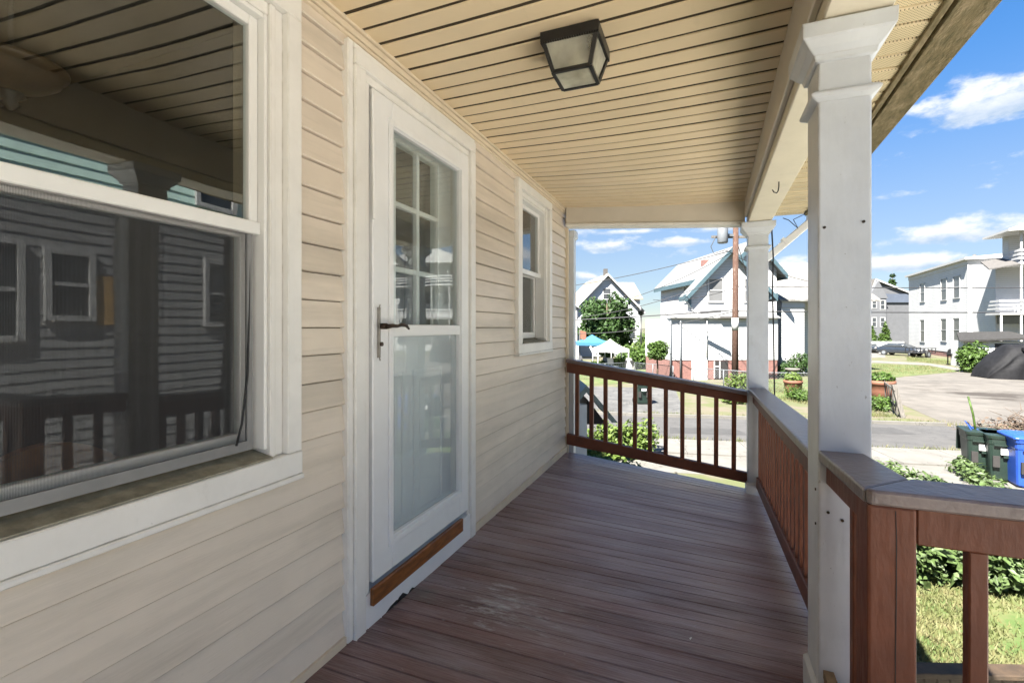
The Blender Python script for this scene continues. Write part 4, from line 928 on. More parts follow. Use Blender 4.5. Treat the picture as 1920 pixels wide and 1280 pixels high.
def conifer(name, label, px, depth, ytop, w, mat, n, leaf, seed):
    x, y = S(px, depth); t = thing(name, label, 'tree', (x, y, GZ)); zt = HZ(ytop, depth); H = zt - GZ
    MB().tube([(x, y, GZ), (x, y, zt - .2)], [.025 * H, .01], 8).build('trunk', 'bark', t); q = np.random.default_rng(seed); bl = []
    for i in range(60):
        f = q.random() ** 1.4; a = q.random() * 6.28; r = w / 2 * (1 - f) * (.5 + .5 * q.random()); k = w * (.16 - .11 * f); bl.append((x + math.cos(a) * r * .8, y + math.sin(a) * r * .8, GZ + .25 + f * (H - .4), k, k, k * 1.3))
    leaves('crown', mat, t, bl, n, leaf, seed=seed)
conifer('arborvitae', 'cone shaped evergreen in front of the distant grey house by the picket fence', 1660, 62, 602, 2.3, 'leaf_mid', 4000, .13, 9)
conifer('arborvitae', 'cone shaped evergreen partly behind the nearer column', 1635, 63, 608, 2.1, 'leaf_mid', 4000, .13, 10)
conifer('spruce_tree', 'far dark spruce top rising behind the brown roof of the grey house', 1673, 130, 507, 7.5, 'leaf_dark', 5000, .4, 12)
conifer('spruce_tree', 'far dark spruce at the edge of the nearer column', 1634, 120, 525, 5.5, 'leaf_dark', 4000, .4, 13)
def bush(name, label, px, depth, w, h, mat, n, leaf, zb=GZ, group=None, seed=1, cat='bush', nb=10, d=None):
    x, y = S(px, depth); b = thing(name, label, cat, (x, y, zb), group=group); d = d or w
    q = np.random.default_rng(seed); bl = []
    for i in range(nb):
        a = q.random() * 2 * PI; m_ = q.random() ** .5; r = min(w, h) * (.28 + .2 * q.random())
        bl.append((x + math.cos(a) * m_ * (w / 2 - r * .6), y + math.sin(a) * m_ * (d / 2 - r * .6), zb + r * .6 + max(0, (h - r * 1.5)) * q.random() * (1 - .4 * m_), r, r, r * .9))
    leaves('foliage', mat, b, bl, n, leaf, seed=seed)
    mb = MB()
    for i in range(5): a = q.random() * 6.3; mb.tube([(x, y, zb), (x + math.cos(a) * w * .2, y + math.sin(a) * d * .2, zb + h * .6)], [.02, .006], 5)
    mb.build('stems', 'bark', b)
    return b
for i, (px, dp, w, h, nm) in enumerate([(1180, 36, 2.4, 2.0, 'yellow green bush beside the white canopy'), (1196, 38, 2.4, 2.4, 'leafy bush at the foot of the dark lamp post'), (1212, 36, 1.8, 2.2, 'bush between lamp post and topiary tree'), (1168, 34, 1.6, 1.1, 'low garden shrub in front of the white canopy'), (1125, 33.5, 1.8, .9, 'low shrub below the blue canopy'), (1215, 45, 3.0, 3.6, 'tall hedge bush behind the garden by the white house')]):
    bush('garden_bush', nm, px, dp, w, h, 'leaf_mid' if i != 1 else 'leaf_light', 2400, .11, seed=20 + i)
bush('wall_shrub', 'upright green shrub against the white two storey block', 1821, 33.5, 1.9, 2.5, 'leaf_mid', 3200, .11, seed=31)
bush('pot_bush', 'green weeds crowding the leaning fence and terracotta pots', 1640, 18.2, 1.2, .7, 'leaf_mid', 1500, .05, seed=32)
bush('verge_weeds', 'yellow green weeds by the kerb below the utility pole', 1387, 19.5, 1.6, .55, 'leaf_light', 1500, .05, seed=33, nb=9)
bush('verge_weeds', 'tall yellow weeds around the utility pole foot', 1400, 24.0, 1.9, 1.0, 'leaf_light', 1500, .06, seed=34, nb=10)
bush('pot_bush', 'leafy bush below the terracotta pot by the far column', 1492, 20.5, 1.1, .7, 'leaf_mid', 1200, .05, seed=35)
bush('dark_shrub', 'dark evergreen shrub against the wing of the white house', 1500, 31, 1.8, 1.9, 'leaf_dark', 1500, .08, seed=36)
bush('dark_shrub', 'low dark shrub at the brick corner of the white house', 1475, 29.5, 1.2, 1.3, 'leaf_dark', 1200, .07, seed=37)
# plant beds near the porch
def ground_leaves(name, label, pts, n, size, mat, zr, seed, cat='plants', group=None):
    q = np.random.default_rng(seed); cx = sum(p[0] for p in pts) / len(pts); cy = sum(p[1] for p in pts) / len(pts)
    t = thing(name, label, cat, (cx, cy, GZ), group=group); bl = []
    for x, y, r, h in [(p[0], p[1], p[2], p[3]) for p in pts]:
        for i in range(5): a = q.random() * 6.3; m_ = q.random() * r * .7; bl.append((x + math.cos(a) * m_, y + math.sin(a) * m_, GZ + h * (.25 + .5 * q.random()), r * .5, r * .5, h * .45))
    leaves('foliage', mat, t, bl, n, size, seed=seed, flat=.5)
    return t
def bed(px0, py0, px1, py1, k, r, h):
    a = Vector(GP(px0, py0)); b = Vector(GP(px1, py1)); return [(*(a + (b - a) * i / (k - 1)), r, h) for i in range(k)]
ground_leaves('hosta_hedge', 'bright leafy hedge below the end railing of the porch', bed(1098, 858, 1206, 852, 6, .5, .75), 5200, .06, 'leaf_light', .3, 41, 'hedge')
ground_leaves('hosta_hedge', 'dark leafy ground plants at the foot of the bright hedge', bed(1085, 885, 1160, 895, 4, .45, .4), 2200, .06, 'leaf_mid', .3, 42, 'hedge')
ground_leaves('vine_bed', 'row of trailing leafy vines along the pale walk beside the railing', bed(1650, 885, 1760, 925, 7, .32, .28), 850, .055, 'leaf_hosta', .2, 43, 'vines')
ground_leaves('vine_bed', 'leafy vines sprawling in front of the wheeled bins', bed(1800, 885, 1895, 960, 7, .30, .34), 1100, .055, 'leaf_hosta', .2, 44, 'vines')
ground_leaves('shrub_bed', 'dense green shrub bed seen between corner post and first baluster', bed(1700, 1085, 1790, 1080, 5, .40, .62), 1900, .06, 'leaf_hosta', .3, 45, 'shrubs')
ground_leaves('shrub_bed', 'dense green shrub bed seen right of the first corner baluster', bed(1840, 1095, 1960, 1115, 5, .42, .66), 2000, .06, 'leaf_hosta', .3, 46, 'shrubs')
# grass beside the porch: blades nobody could count
def blades(name, label, poly_pts, n, h, mat, seed):
    r = np.random.default_rng(seed); a, b, c, d = [np.array(p) for p in poly_pts]
    u = r.random((n, 1)); v = r.random((n, 1)); P = a * (1 - u) * (1 - v) + b * u * (1 - v) + c * u * v + d * (1 - u) * v
    keep = (np.sin(P[:, 0] * 2.1 + 1) * np.sin(P[:, 1] * 1.7) + r.normal(size=n) * .5) > -.35; P = P[keep]; n = len(P)
    ang = r.random(n) * 2 * PI; L_ = h * (.5 + r.random(n)); w = .006 + .006 * r.random(n)
    t = np.stack([np.cos(ang), np.sin(ang)], 1); lean = r.normal(size=(n, 2)) * .4
    z = np.full(n, GZ)
    v0 = np.column_stack([P - t * w[:, None], z]); v1 = np.column_stack([P + t * w[:, None], z]); v2 = np.column_stack([P + lean * L_[:, None], z + L_])
    vs = np.stack([v0, v1, v2], 1).reshape(-1, 3); me = bpy.data.meshes.new(name); me.from_pydata(vs.tolist(), [], np.arange(3 * n).reshape(-1, 3).tolist()); me.update()
    o = link(name, me, mat); tag(o, label, 'grass', kind='stuff')
blades('grass', 'short dry grass growing beside the porch', [(0.9, 4.4), (4.2, 4.4), (4.6, 9.5), (1.5, 9.5)], 42000, .055, 'grass_blade', 51)
blades('grass', 'tufts of lawn across the street', [GP(1560, 710), GP(1790, 697), GP(1740, 686), GP(1560, 682)], 9000, .10, 'grass_blade', 52)
blades('grass', 'dry yellow grass tufts along the white block', [GP(1700, 676), GP(1830, 690), GP(1830, 683), GP(1700, 669)], 5000, .14, 'grass_blade', 53)
blades('grass', 'weedy lawn around the terracotta pots', [GP(1420, 742), GP(1640, 782), GP(1700, 782), GP(1420, 708)], 9000, .10, 'grass_blade', 54)

# ------------------------------------------------------------------ houses (local axes: u right, v away, z from the eye)
def house_at(name, label, px, depth, ang, cat='house'):
    x, y = S(px, depth); return thing(name, label, cat, (x, y, 0), YAW + math.radians(ang))
def P_(mb, name, mat, par): return mb.build(name, mat, par, world=False)
def wind(par, face, a, z0, w, h, at, pane='window_dark', bars=1, frame='far_white'):
    """window part on a wall: face f (front, v=at), l (left, u=at), r (right); a = centre along the wall"""
    def bx(mb, a0, a1, zz0, zz1, d0, d1):
        if face == 'f': mb.box(a0, a1, at - d1, at - d0, zz0, zz1)
        elif face == 'l': mb.box(at - d1, at - d0, a0, a1, zz0, zz1)
        else: mb.box(at + d0, at + d1, a0, a1, zz0, zz1)
    f = MB(); t = .09
    bx(f, a - w / 2 - t, a - w / 2, z0 - t, z0 + h + t, -.01, .06); bx(f, a + w / 2, a + w / 2 + t, z0 - t, z0 + h + t, -.01, .06)
    bx(f, a - w / 2, a + w / 2, z0 + h, z0 + h + t, -.01, .058); bx(f, a - w / 2, a + w / 2, z0 - t, z0, -.01, .07)
    if bars: bx(f, a - w / 2, a + w / 2, z0 + h / 2 - .03, z0 + h / 2 + .03, .0, .045)
    fo = P_(f, 'window', frame, par)
    g = MB(); bx(g, a - w / 2, a + w / 2, z0, z0 + h, -.01, .012); P_(g, 'pane', pane, fo)
    return fo
def gable(par, u0, u1, v0, v1, zb, ze, zr, wall, roof, over=.35, thick=.14, trim='far_white', ur=None, skip_wall=False, drop=.05):
    um = (u0 + u1) / 2 if ur is None else ur
    if not skip_wall: P_(MB().prism([(u0, zb), (u1, zb), (u1, ze), (um, zr), (u0, ze)], 1, v0, v1), 'wall', wall, par)
    out = []
    for s, ue in ((-1, u0), (1, u1)):
        k = (zr - ze) / abs(um - ue); e = ue + s * over; zo = ze - k * over
        mb = MB(); mb.prism([(um, zr + .02), (e, zo + .02), (e, zo + .02 + thick), (um, zr + .02 + thick)], 1, v0 - over, v1 + over); r = P_(mb, 'roof', roof, par); out.append(r)
        mb = MB(); mb.prism([(um, zr - drop), (e, zo - drop), (e, zo + .015 + thick), (um, zr + .015 + thick)], 1, v0 - over - .05, v0 - over - .004)
        mb.box(min(e, e + s * .04), max(e, e + s * .04), v0 - over, v1 + over, zo - drop + .01, zo + thick + .01); P_(mb, 'rake_board', trim, par)
    return out

# white gabled house across the street
wh = house_at('gabled_house', 'white clapboard house with teal eaves, front gable and brick basement', 1258, 28.5, 3.0)
P_(MB().box(0, 6.55, 0, 4.6, HZ(675, 28.5), .55), 'wall', 'white_siding', wh)
P_(MB().box(.02, 6.53, .03, 4.55, GZ, HZ(675, 28.5) - .001), 'foundation', 'brick', wh)
mb = MB(); mb.prism([(-.15, .55), (-.15, .63), (.9, 1.02), (.9, .94)], 0, -.15, 6.6)
P_(MB().hexa([(-.15, -.2, .551), (6.6, -.2, .551), (6.6, .95, .95), (-.15, .95, .95), (-.15, -.2, .62), (6.6, -.2, .62), (6.6, .95, 1.02), (-.15, .95, 1.02)]), 'lower_roof', 'white_roof', wh)
P_(MB().box(2.9, 5.0, -.3, -.02, .55, .66), 'ledge', 'grey_roof', wh)
gable(wh, 1.55, 6.5, .9, 1.3, .60, 2.15, 4.75, 'white_siding', 'white_roof', .36, .13, 'teal_trim', drop=.16)
# taller block behind with its long eave
ml = gable(wh, 4.55, 7.9, 2.3, 14.0, GZ, 3.75, 5.5, 'white_siding', 'white_roof', .45, .16, 'teal_trim', ur=6.3, drop=.16)
wind(wh, 'l', 8.0, 2.0, 1.6, 1.1, 4.55, 'window_blind'); wind(wh, 'l', 9.5, -1.2, .9, 1.3, 4.55, 'window_dark'); wind(wh, 'l', 12.5, -1.2, .9, 1.3, 4.55, 'window_dark')
wind(wh, 'f', 3.15, 1.62, .85, 1.35, .9, 'window_blind'); wind(wh, 'f', 5.25, -1.05, 1.05, 1.25, 0, 'window_blind')
wind(wh, 'f', 5.4, 1.62, .8, 1.35, .9, 'window_blind')
mb = MB(); mb.box(1.25, 2.2, -.04, .02, GZ, HZ(673, 28.5) + .02); P_(mb, 'garage_door', 'far_white', wh)
mb = MB(); mb.box(2.62, 3.45, -.03, .04, GZ + .1, HZ(677, 28.5)); P_(mb, 'basement_door', 'dark_opening', wh)
mb = MB()
for a in (2.62, 2.95): mb.box(a - .03, a + .03, -.06, -.031, GZ + .1, HZ(677, 28.5))
mb.box(2.651, 2.919, -.058, -.032, GZ + .75, GZ + .82); P_(mb, 'door_frame', 'far_white', wh)
P_(MB().tube([(-.05, -.08, .4), (-.05, -.08, GZ)], .05, 6), 'drainpipe', 'galvanized', wh); P_(MB().tube([(.55, -.08, .4), (.55, -.08, GZ)], .05, 6), 'drainpipe', 'galvanized', wh)
P_(MB().tube([(1.5, .84, 2.0), (1.62, .8, 1.1), (2.15, -.08, .45), (2.15, -.08, -1.8)], .04, 6), 'drainpipe', 'far_white', wh)
P_(MB().box(5.2, 5.65, 7.0, 7.45, 4.2, 5.05), 'chimney', 'brick', wh)
mb = MB(); mb.prism([(1.20, 1.75), (1.55, 1.20), (1.55, 2.1), (1.15, 2.0)], 1, .7, 1.0); P_(mb, 'eave_return', 'teal_trim', wh)
mb = MB(); mb.prism([(6.5, 1.75), (6.95, 1.85), (6.95, 2.1), (6.5, 2.1)], 1, .6, 1.0); P_(mb, 'eave_return', 'teal_trim', wh)
P_(MB().box(1.0, 1.15, 1.2, 1.35, -.1, .4), 'wall_lamp', 'dark_metal', wh)
# wing to the right with patched shingles
wg = house_at('house_wing', 'white house wing with patchy pale shingle roof behind the far column', 1455, 33.0, 3.0)
P_(MB().box(0, 1.6, -.6, 8, GZ, HZ(562, 33)), 'wall', 'white_siding', wg); P_(MB().box(1.601, 6.5, 1.2, 8, GZ, HZ(562, 33)), 'back_wall', 'white_siding', wg)
P_(MB().prism([(-.9, HZ(566, 33)), (4.2, HZ(492, 36.5)), (4.2, HZ(490, 36.5)), (-.9, HZ(563, 33))], 0, -.3, 6.8), 'roof', 'patch_roof', wg)
P_(MB().prism([(4.2, HZ(492, 36.5)), (8.6, HZ(563, 33)), (8.6, HZ(560, 33)), (4.2, HZ(490, 36.5))], 0, -.3, 6.8), 'roof', 'patch_roof', wg)
P_(MB().prism([(.001, HZ(562, 33)), (4.2, HZ(493, 36.5)), (7.99, HZ(562, 33))], 0, .01, 6.49), 'gable_wall', 'white_siding', wg)
wind(wg, 'f', 2.3, .2, .75, 1.2, 1.2); wind(wg, 'f', 2.4, -1.9, .8, 1.2, 1.2); wind(wg, 'f', 4.4, .2, .75, 1.2, 1.2)
P_(MB().box(.0, 1.6, -.66, -.602, HZ(577, 33), HZ(561, 33)), 'frieze_panel', 'pale_grey_siding', wg)
# pale grey gabled house behind the tree
gh = house_at('grey_gable_house', 'pale grey gabled house with tan shingle roof behind the dark tree', 1138, 52, 4.0)
gable(gh, -3.6, 3.6, 0, 10, GZ, HZ(580, 52), HZ(516, 52), 'pale_grey_siding', 'tan_roof', .45, .16, 'far_white')
P_(MB().hexa([(.5, 4.5, HZ(561, 56)), (5.6, 4.5, HZ(561, 56)), (5.6, 8, HZ(528, 58)), (.5, 8, HZ(528, 58)), (.5, 4.5, HZ(559, 56)), (5.6, 4.5, HZ(559, 56)), (5.6, 8, HZ(526, 58)), (.5, 8, HZ(526, 58))]), 'cross_roof', 'tan_roof', gh)
P_(MB().prism([(4.8, HZ(562, 56)), (8.0, HZ(530, 58)), (8.0, GZ), (4.8, GZ)], 0, .6, 5.3), 'cross_wall', 'pale_grey_siding', gh)
wind(gh, 'f', 0, 3.1, .8, 1.1, 0); wind(gh, 'f', 2.7, -1.2, .8, 1.5, 0); wind(gh, 'f', -2.4, -1.2, .8, 1.5, 0); wind(gh, 'f', 4.6, -.6, .7, 1.4, 4.8)
P_(MB().box(-.2, .2, .4, .8, HZ(516, 52), HZ(503, 52)), 'chimney', 'grey_roof', gh)
# house at the left edge
lh = house_at('cottage', 'white house with grey shingle roof glimpsed beside the corner board', 1052, 46, 4.0)
gable(lh, -5.2, 1.55, 0, 9, GZ, HZ(575, 46), HZ(535, 46), 'cream_siding', 'grey_roof', .25, .14, 'far_white', ur=-1.8)
wind(lh, 'f', .4, -1.3, .7, 1.3, 0)

# white two-storey block on the right
K = Vector((*S(1815, 46), 0))
wb = thing('white_block', 'white two storey clapboard block with low roof and narrow sash windows', 'building', (K.x, K.y, 0), math.radians(-3.5))
def wv(px):                                            # wall coordinate where a bearing meets the block's side wall
    d = FW + RT * ((px - 960) / FPX); a = math.radians(-3.5); e = Vector((-math.sin(a), math.cos(a), 0)); n = Vector((math.cos(a), math.sin(a), 0))
    s = K.dot(n) / d.dot(n); q = d * s - K; return q.dot(e), s
BL = wv(1704)[0]                                       # length of the block's side wall
zt = HZ(487, 46); zl = HZ(513, 66)
P_(MB().box(0, 9, 0, BL, GZ + .55, zt), 'wall', 'white_siding', wb); P_(MB().box(.03, 8.9, .03, BL - .1, GZ, GZ + .549), 'foundation', 'brick', wb)
P_(MB().prism([(-.35, zt + .001), (9.3, zt + .001), (9.3, zt + .30), (4.5, zt + .55), (-.35, zt + .22)], 1, -.4, BL + .3), 'roof', 'far_white', wb)
P_(MB().box(-.06, -.001, 0, BL, zt - .45, zt), 'frieze', 'far_white', wb); P_(MB().tube([(3.5, 9, zt + .4), (3.5, 9, zt + 1.5)], .16, 8), 'vent_pipe', 'grey_roof', wb)
P_(MB().box(2.2, 2.9, BL * .6, BL * .6 + 1, zt + .3, zt + .8), 'roof_vent', 'grey_roof', wb)
P_(MB().box(-.05, .05, -.05, .05, GZ + .5, zt - .001), 'corner_post', 'far_white', wb)
for px, t1, t0, b1, b0 in ((1730, 532, 565, 600, 640), (1770, 523, 562, 598, 639), (1794, 518, 558, 597, 640)):
    v, dep = wv(px)
    wind(wb, 'l', v, HZ(t0, dep), 1.5, HZ(t1, dep) - HZ(t0, dep), 0, 'window_grey'); wind(wb, 'l', v, HZ(b0, dep), 1.5, HZ(b1, dep) - HZ(b0, dep), 0, 'window_grey')
# balcony building to its right
bk = thing('balcony_house', 'white three storey house with stacked timber balconies at the picture edge', 'building', (*S(1921, 40), 0), math.radians(-2.0))
P_(MB().box(-1.2, 12, 1.6, 9, GZ, HZ(486, 40)), 'wall', 'white_siding', bk); P_(MB().box(-.35, 12, 1.62, 2.6, HZ(486, 40) + .001, HZ(425, 40)), 'upper_wall', 'white_siding', bk)
for zfl, ul in ((HZ(586, 40), -1.9), (HZ(490, 39), -.75)):
    P_(MB().box(ul, 10, -.9, 1.59, zfl - .18, zfl), 'balcony_floor', 'far_white', bk)
    for k in range(3): P_(MB().box(ul, 10, -.92, -.86, zfl + .25 + .32 * k, zfl + .42 + .32 * k), 'rail_board', 'far_white', bk); P_(MB().box(ul - .02, ul + .04, -.86, 1.59, zfl + .25 + .32 * k, zfl + .42 + .32 * k), 'rail_board', 'far_white', bk)
for u in (-.6, 1.8, 4.2, 6.8, 9.6): P_(MB().box(u, u + .12, -.85, -.73, GZ, HZ(432, 40)), 'balcony_post', 'far_white', bk)
P_(MB().box(-1.85, -1.73, -.85, -.73, GZ, HZ(586, 40)), 'balcony_post', 'far_white', bk)
P_(MB().prism([(-1.6, HZ(436, 40)), (11, HZ(432, 40)), (11, HZ(428, 40)), (5, HZ(380, 40)), (-1.6, HZ(432, 40))], 1, -1.5, 2.9), 'roof', 'far_white', bk)
P_(MB().hexa([(-2.7, -1.2, HZ(506, 40)), (-.76, -1.2, HZ(498, 40)), (-.76, 1.6, HZ(482, 40)), (-2.2, 1.6, HZ(486, 40)), (-2.7, -1.2, HZ(504, 40)), (-.76, -1.2, HZ(496, 40)), (-.76, 1.6, HZ(478, 40)), (-2.2, 1.6, HZ(483, 40))]), 'side_roof', 'grey_roof', bk)
wind(bk, 'f', 1.2, HZ(546, 41), .7, 1.3, 1.6); wind(bk, 'f', 3.4, HZ(546, 41), .8, 1.5, 1.6); wind(bk, 'f', 2.6, HZ(640, 41), .9, 1.6, 1.6); wind(bk, 'f', 6.0, HZ(546, 41), .8, 1.5, 1.6); wind(bk, 'f', 6.0, HZ(640, 41), .8, 1.5, 1.6)
P_(MB().box(-1.1, 1.8, 1.55, 1.62, HZ(607, 40), HZ(588, 40)), 'porch_screen', 'window_dark', bk)
st = MB(); 
for k in range(14): st.box(10.3, 11.3, -1.2 - .28 * k, -.9 - .28 * k, HZ(586, 40) - .2 * (k + 1), HZ(586, 40) - .2 * k - .14)
P_(st, 'stair', 'far_white', bk)
ls = thing('lean_to_shed', 'low white shed with dark sloping roof beside the covered vehicle', 'shed', (*S(1862, 36.5), 0), math.radians(-3))
P_(MB().box(-1.7, 1.9, 0, 2.5, GZ, HZ(640, 36.5)), 'wall', 'white_siding', ls); P_(MB().hexa([(-2.1, -.4, HZ(641, 36.5)), (2.3, -.4, HZ(636, 36.5)), (2.3, 3.5, HZ(624, 38)), (-1.0, 3.5, HZ(626, 38)), (-2.1, -.4, HZ(638, 36.5)), (2.3, -.4, HZ(632, 36.5)), (2.3, 3.5, HZ(621, 38)), (-1.0, 3.5, HZ(623, 38))]), 'roof', 'shed_roof', ls)
P_(MB().box(.1, 1.5, -.02, .02, GZ + .1, HZ(644, 36.5)), 'doorway', 'dark_opening', ls)
# grey house farther down the street
fh = house_at('far_grey_house', 'distant grey house with brown roof and slate blue band', 1672, 84, 2.0)
gable(fh, -4.6, 5.5, 0, 9, GZ, HZ(560, 84), HZ(525, 84), 'grey_siding', 'grey_roof', .4, .2, 'far_white', ur=-3.2)
P_(MB().box(-1.6, 5.6, -.25, -.01, HZ(567, 84), HZ(551, 84)), 'band', 'slate_siding', fh)
P_(MB().box(-4.7, -1.7, -.9, -.01, GZ, HZ(560, 84)), 'bay', 'bay_grey', fh); P_(MB().prism([(-5.0, HZ(560, 84)), (-1.5, HZ(560, 84)), (-3.2, HZ(527, 84))], 1, -1.0, -.02), 'bay_gable', 'bay_grey', fh)
for u, z in ((-3.9, HZ(578, 84)), (-2.4, HZ(580, 84)), (-3.9, HZ(612, 84)), (-2.4, HZ(612, 84))): wind(fh, 'f', u, z, .7, 1.5, -.9)

# repair patches and weeds along the street
for i, (u, w, a, b) in enumerate(((2.5, -2.6, 2.2, .9), (8.2, -1.6, 1.3, 1.0), (13.0, -2.9, 3.0, .7), (-3.0, -1.4, 2.4, .6))):
    sheet('road_patch', [ST(u, w), ST(u + a, w + .1), ST(u + a - .15, w + b), ST(u + .1, w + b - .08)], GZ + .012, 'patch_asphalt', 'darker repair patch in the street surface')
blades('verge_grass', 'weeds growing along the near edge of the street', [ST(-6, -3.55), ST(22, -3.55), ST(22, -3.25), ST(-6, -3.25)], 3500, .10, 'grass_blade', 61)
blades('verge_grass', 'weeds growing along the far kerb of the street', [ST(-8, .1), ST(12, .1), ST(12, .45), ST(-8, .45)], 4000, .14, 'grass_blade', 62)
blades('verge_grass', 'dry weeds along the edge of the gravel yard', [ST(11.2, -.15), ST(30, -.15), ST(30, .35), ST(11.2, .35)], 3000, .10, 'grass_blade', 63)
# the neighbour across the side yard: stands outside the view, shows in the window panes
nb = thing('neighbour_house', 'grey clapboard house with teal upper storey, reflected in the screened window', 'house', (6.6, 3.5, GZ))
P_(MB().box(0.03, 7, -1.6, 5.6, 0, 7.2), 'wall', 'neighbour_grey', nb)
z = 0.25
while z < 7.0:
    P_(MB().hexa([(-.012, -1.62, z), (.029, -1.62, z), (.029, 5.62, z), (-.012, 5.62, z), (.003, -1.62, z + .168), (.029, -1.62, z + .168), (.029, 5.62, z + .168), (.003, 5.62, z + .168)]), 'clapboard', 'neighbour_teal' if z > 4.9 else 'neighbour_grey', nb); z += .17
for a, zz, w, h in ((.98, 3.3, .52, .95), (.0, 3.0, .6, 1.3), (3.6, 3.2, .7, 1.2), (3.4, 5.6, .7, 1.1)): wind(nb, 'l', a, zz, w, h, -.012)
P_(MB().box(-.03, -.013, 1.35, 1.85, 3.15, 3.95), 'boarded_patch', 'plywood', nb)
P_(MB().prism([(-.03, 7.15), (7.4, 7.15), (3.5, 8.6)], 1, -2.0, 6.0), 'roof', 'grey_roof', nb)

pmat('bounce_white', (0.78, 0.77, 0.75), 0.6, 0.03, 1.0); lines('bounce_white', 0.18, 0.08, 0.3)
ga = thing('bounce_garage', 'unseen white clapboard outbuilding added to bounce sunlight onto the porch', 'bounce_garage', (6.9, -4.0, GZ))  # out of view, added as a sunlit reflector for the porch
P_(MB().box(0, 6, -6.5, 5.3, 0, 4.6), 'wall', 'bounce_white', ga); P_(MB().prism([(-.4, 4.55), (6.4, 4.55), (3, 6.6)], 1, -6.9, 5.7), 'roof', 'grey_roof', ga)
for a in (-4.5, -1.5): P_(MB().box(-.04, .02, a, a + 2.5, .05, 2.2), 'garage_door', 'bounce_white', ga)
wind(ga, 'l', 3.0, 1.3, .8, 1.2, 0)
# small gabled entry canopy below the end of the porch
ec = thing('entry_canopy', 'grey green gabled entry canopy on a white post below the end railing', 'canopy', (*S(1100, 8.0), GZ), YAW)
D0 = 8.0
P_(MB().prism([(-.52, HZ(792, D0) - GZ), (0, HZ(722, D0) - GZ), (.52, HZ(792, D0) - GZ), (.42, HZ(792, D0) - GZ), (0, HZ(735, D0) - GZ), (-.42, HZ(792, D0) - GZ)], 1, 0, .06), 'bargeboard', 'canopy_green', ec)
P_(MB().prism([(0, HZ(722, D0) - GZ), (.40, HZ(782, D0) - GZ), (.40, HZ(786, D0) - GZ), (0, HZ(728, D0) - GZ)], 1, .061, 1.1), 'roof', 'canopy_green', ec); P_(MB().prism([(0, HZ(722, D0) - GZ), (-.5, HZ(788, D0) - GZ), (-.5, HZ(792, D0) - GZ), (0, HZ(728, D0) - GZ)], 1, .061, 1.1), 'roof', 'canopy_green', ec)
P_(MB().box(-.30, .02, .1, .25, 0, HZ(760, D0) - GZ), 'post', 'post_paint', ec)
P_(MB().prism([(.03, HZ(798, D0) - GZ), (.03, HZ(750, D0) - GZ), (.36, HZ(798, D0) - GZ)], 1, .12, 1.05), 'gable_infill', 'dark_opening', ec)

# ------------------------------------------------------------------ street things
def wheeled_bin(label, px, depth, rz, mat, lid_open=False, h=1.02, group='wheeled bins by the street'):
    b = thing('wheeled_bin', label, 'bin', (*S(px, depth), GZ), rz, group)
    def ring(z, w, d, r=.06, yo=0):
        pts = []
        for sx, sy, a0 in ((1, 1, 0), (-1, 1, 1), (-1, -1, 2), (1, -1, 3)):
            for k in range(3): a = (a0 + k / 2) * PI / 2; pts.append((sx * (w / 2 - r) + math.cos(a) * r, sy * (d / 2 - r) + math.sin(a) * r + yo, z))
        return pts
    mb = MB(); mb.loft([ring(.03, .44, .50), ring(.06, .47, .53), ring(.30, .50, .58), ring(.72 * h, .54, .66), ring(.74 * h, .56, .68), ring(.90 * h, .58, .71), ring(.90 * h, .54, .67), ring(.5, .48, .58), ring(.10, .42, .48)], smooth=False); body = P_(mb, 'body', mat, b)
    mb = MB(); mb.loft([ring(.90 * h - .05, .60, .73), ring(.90 * h, .62, .75), ring(.90 * h + .015, .62, .75), ring(.90 * h + .016, .57, .70)], smooth=False); P_(mb, 'rim', mat, b)
    for x in (-.16, .16): P_(MB().box(x - .05, x + .05, -.352, -.30, .30, .52), 'recess', 'dark_opening', b)
    P_(MB().box(-.10, .10, -.366, -.33, .56, .68), 'sticker', 'far_white', b)
    mb = MB(); mb.box(-.06, .06, -.37, -.30, .50, .54); mb.box(-.20, .20, -.385, -.36, .72 * h, .72 * h + .03); P_(mb, 'grip_bar', mat, b)
    mb = MB()
    if lid_open: mb.loft([ring(0, .60, .04, .015), ring(.62, .56, .04, .015)], smooth=False); mb.v = [(x, .40 + z * .25 + y, .90 * h - z * .85) for x, y, z in mb.v]
    else: mb.loft([ring(.90 * h + .017, .65, .78), ring(.90 * h + .05, .65, .78), ring(.90 * h + .085, .56, .66, .08), ring(.90 * h + .10, .36, .42, .08)], smooth=False)
    bevel(P_(mb, 'lid', mat, b), .006)
    for s in (-1, 1): P_(MB().tube([(s * .24, .27, .10), (s * .29, .27, .10)], .10, 16), 'wheel', 'rubber', b)
    P_(MB().tube([(-.22, .40, .90 * h - .03), (.22, .40, .90 * h - .03)], .018, 8), 'handle', mat, b)
    return b
wheeled_bin('open dark green wheeled bin with a pole sticking out', 1838, 10.2, YAW - .55, 'bin_green', True)
wheeled_bin('dark green wheeled bin between the open bin and the blue bin', 1878, 9.85, YAW - .55, 'bin_green', True)
wheeled_bin('bright blue wheeled recycling bin with closed lid', 1926, 9.4, YAW - .45, 'bin_blue', False, 1.04)
bx0, by0 = S(1838, 10.2)
tag(MB().tube([(bx0, by0, GZ + .3), (bx0 - .10, by0 + .05, GZ + 1.25), (bx0 - .17, by0 + .08, GZ + 1.62)], [.022, .02, .018], 7).build('broom_pole', 'leaf_mid'), 'green pole standing in the open green bin', 'pole')
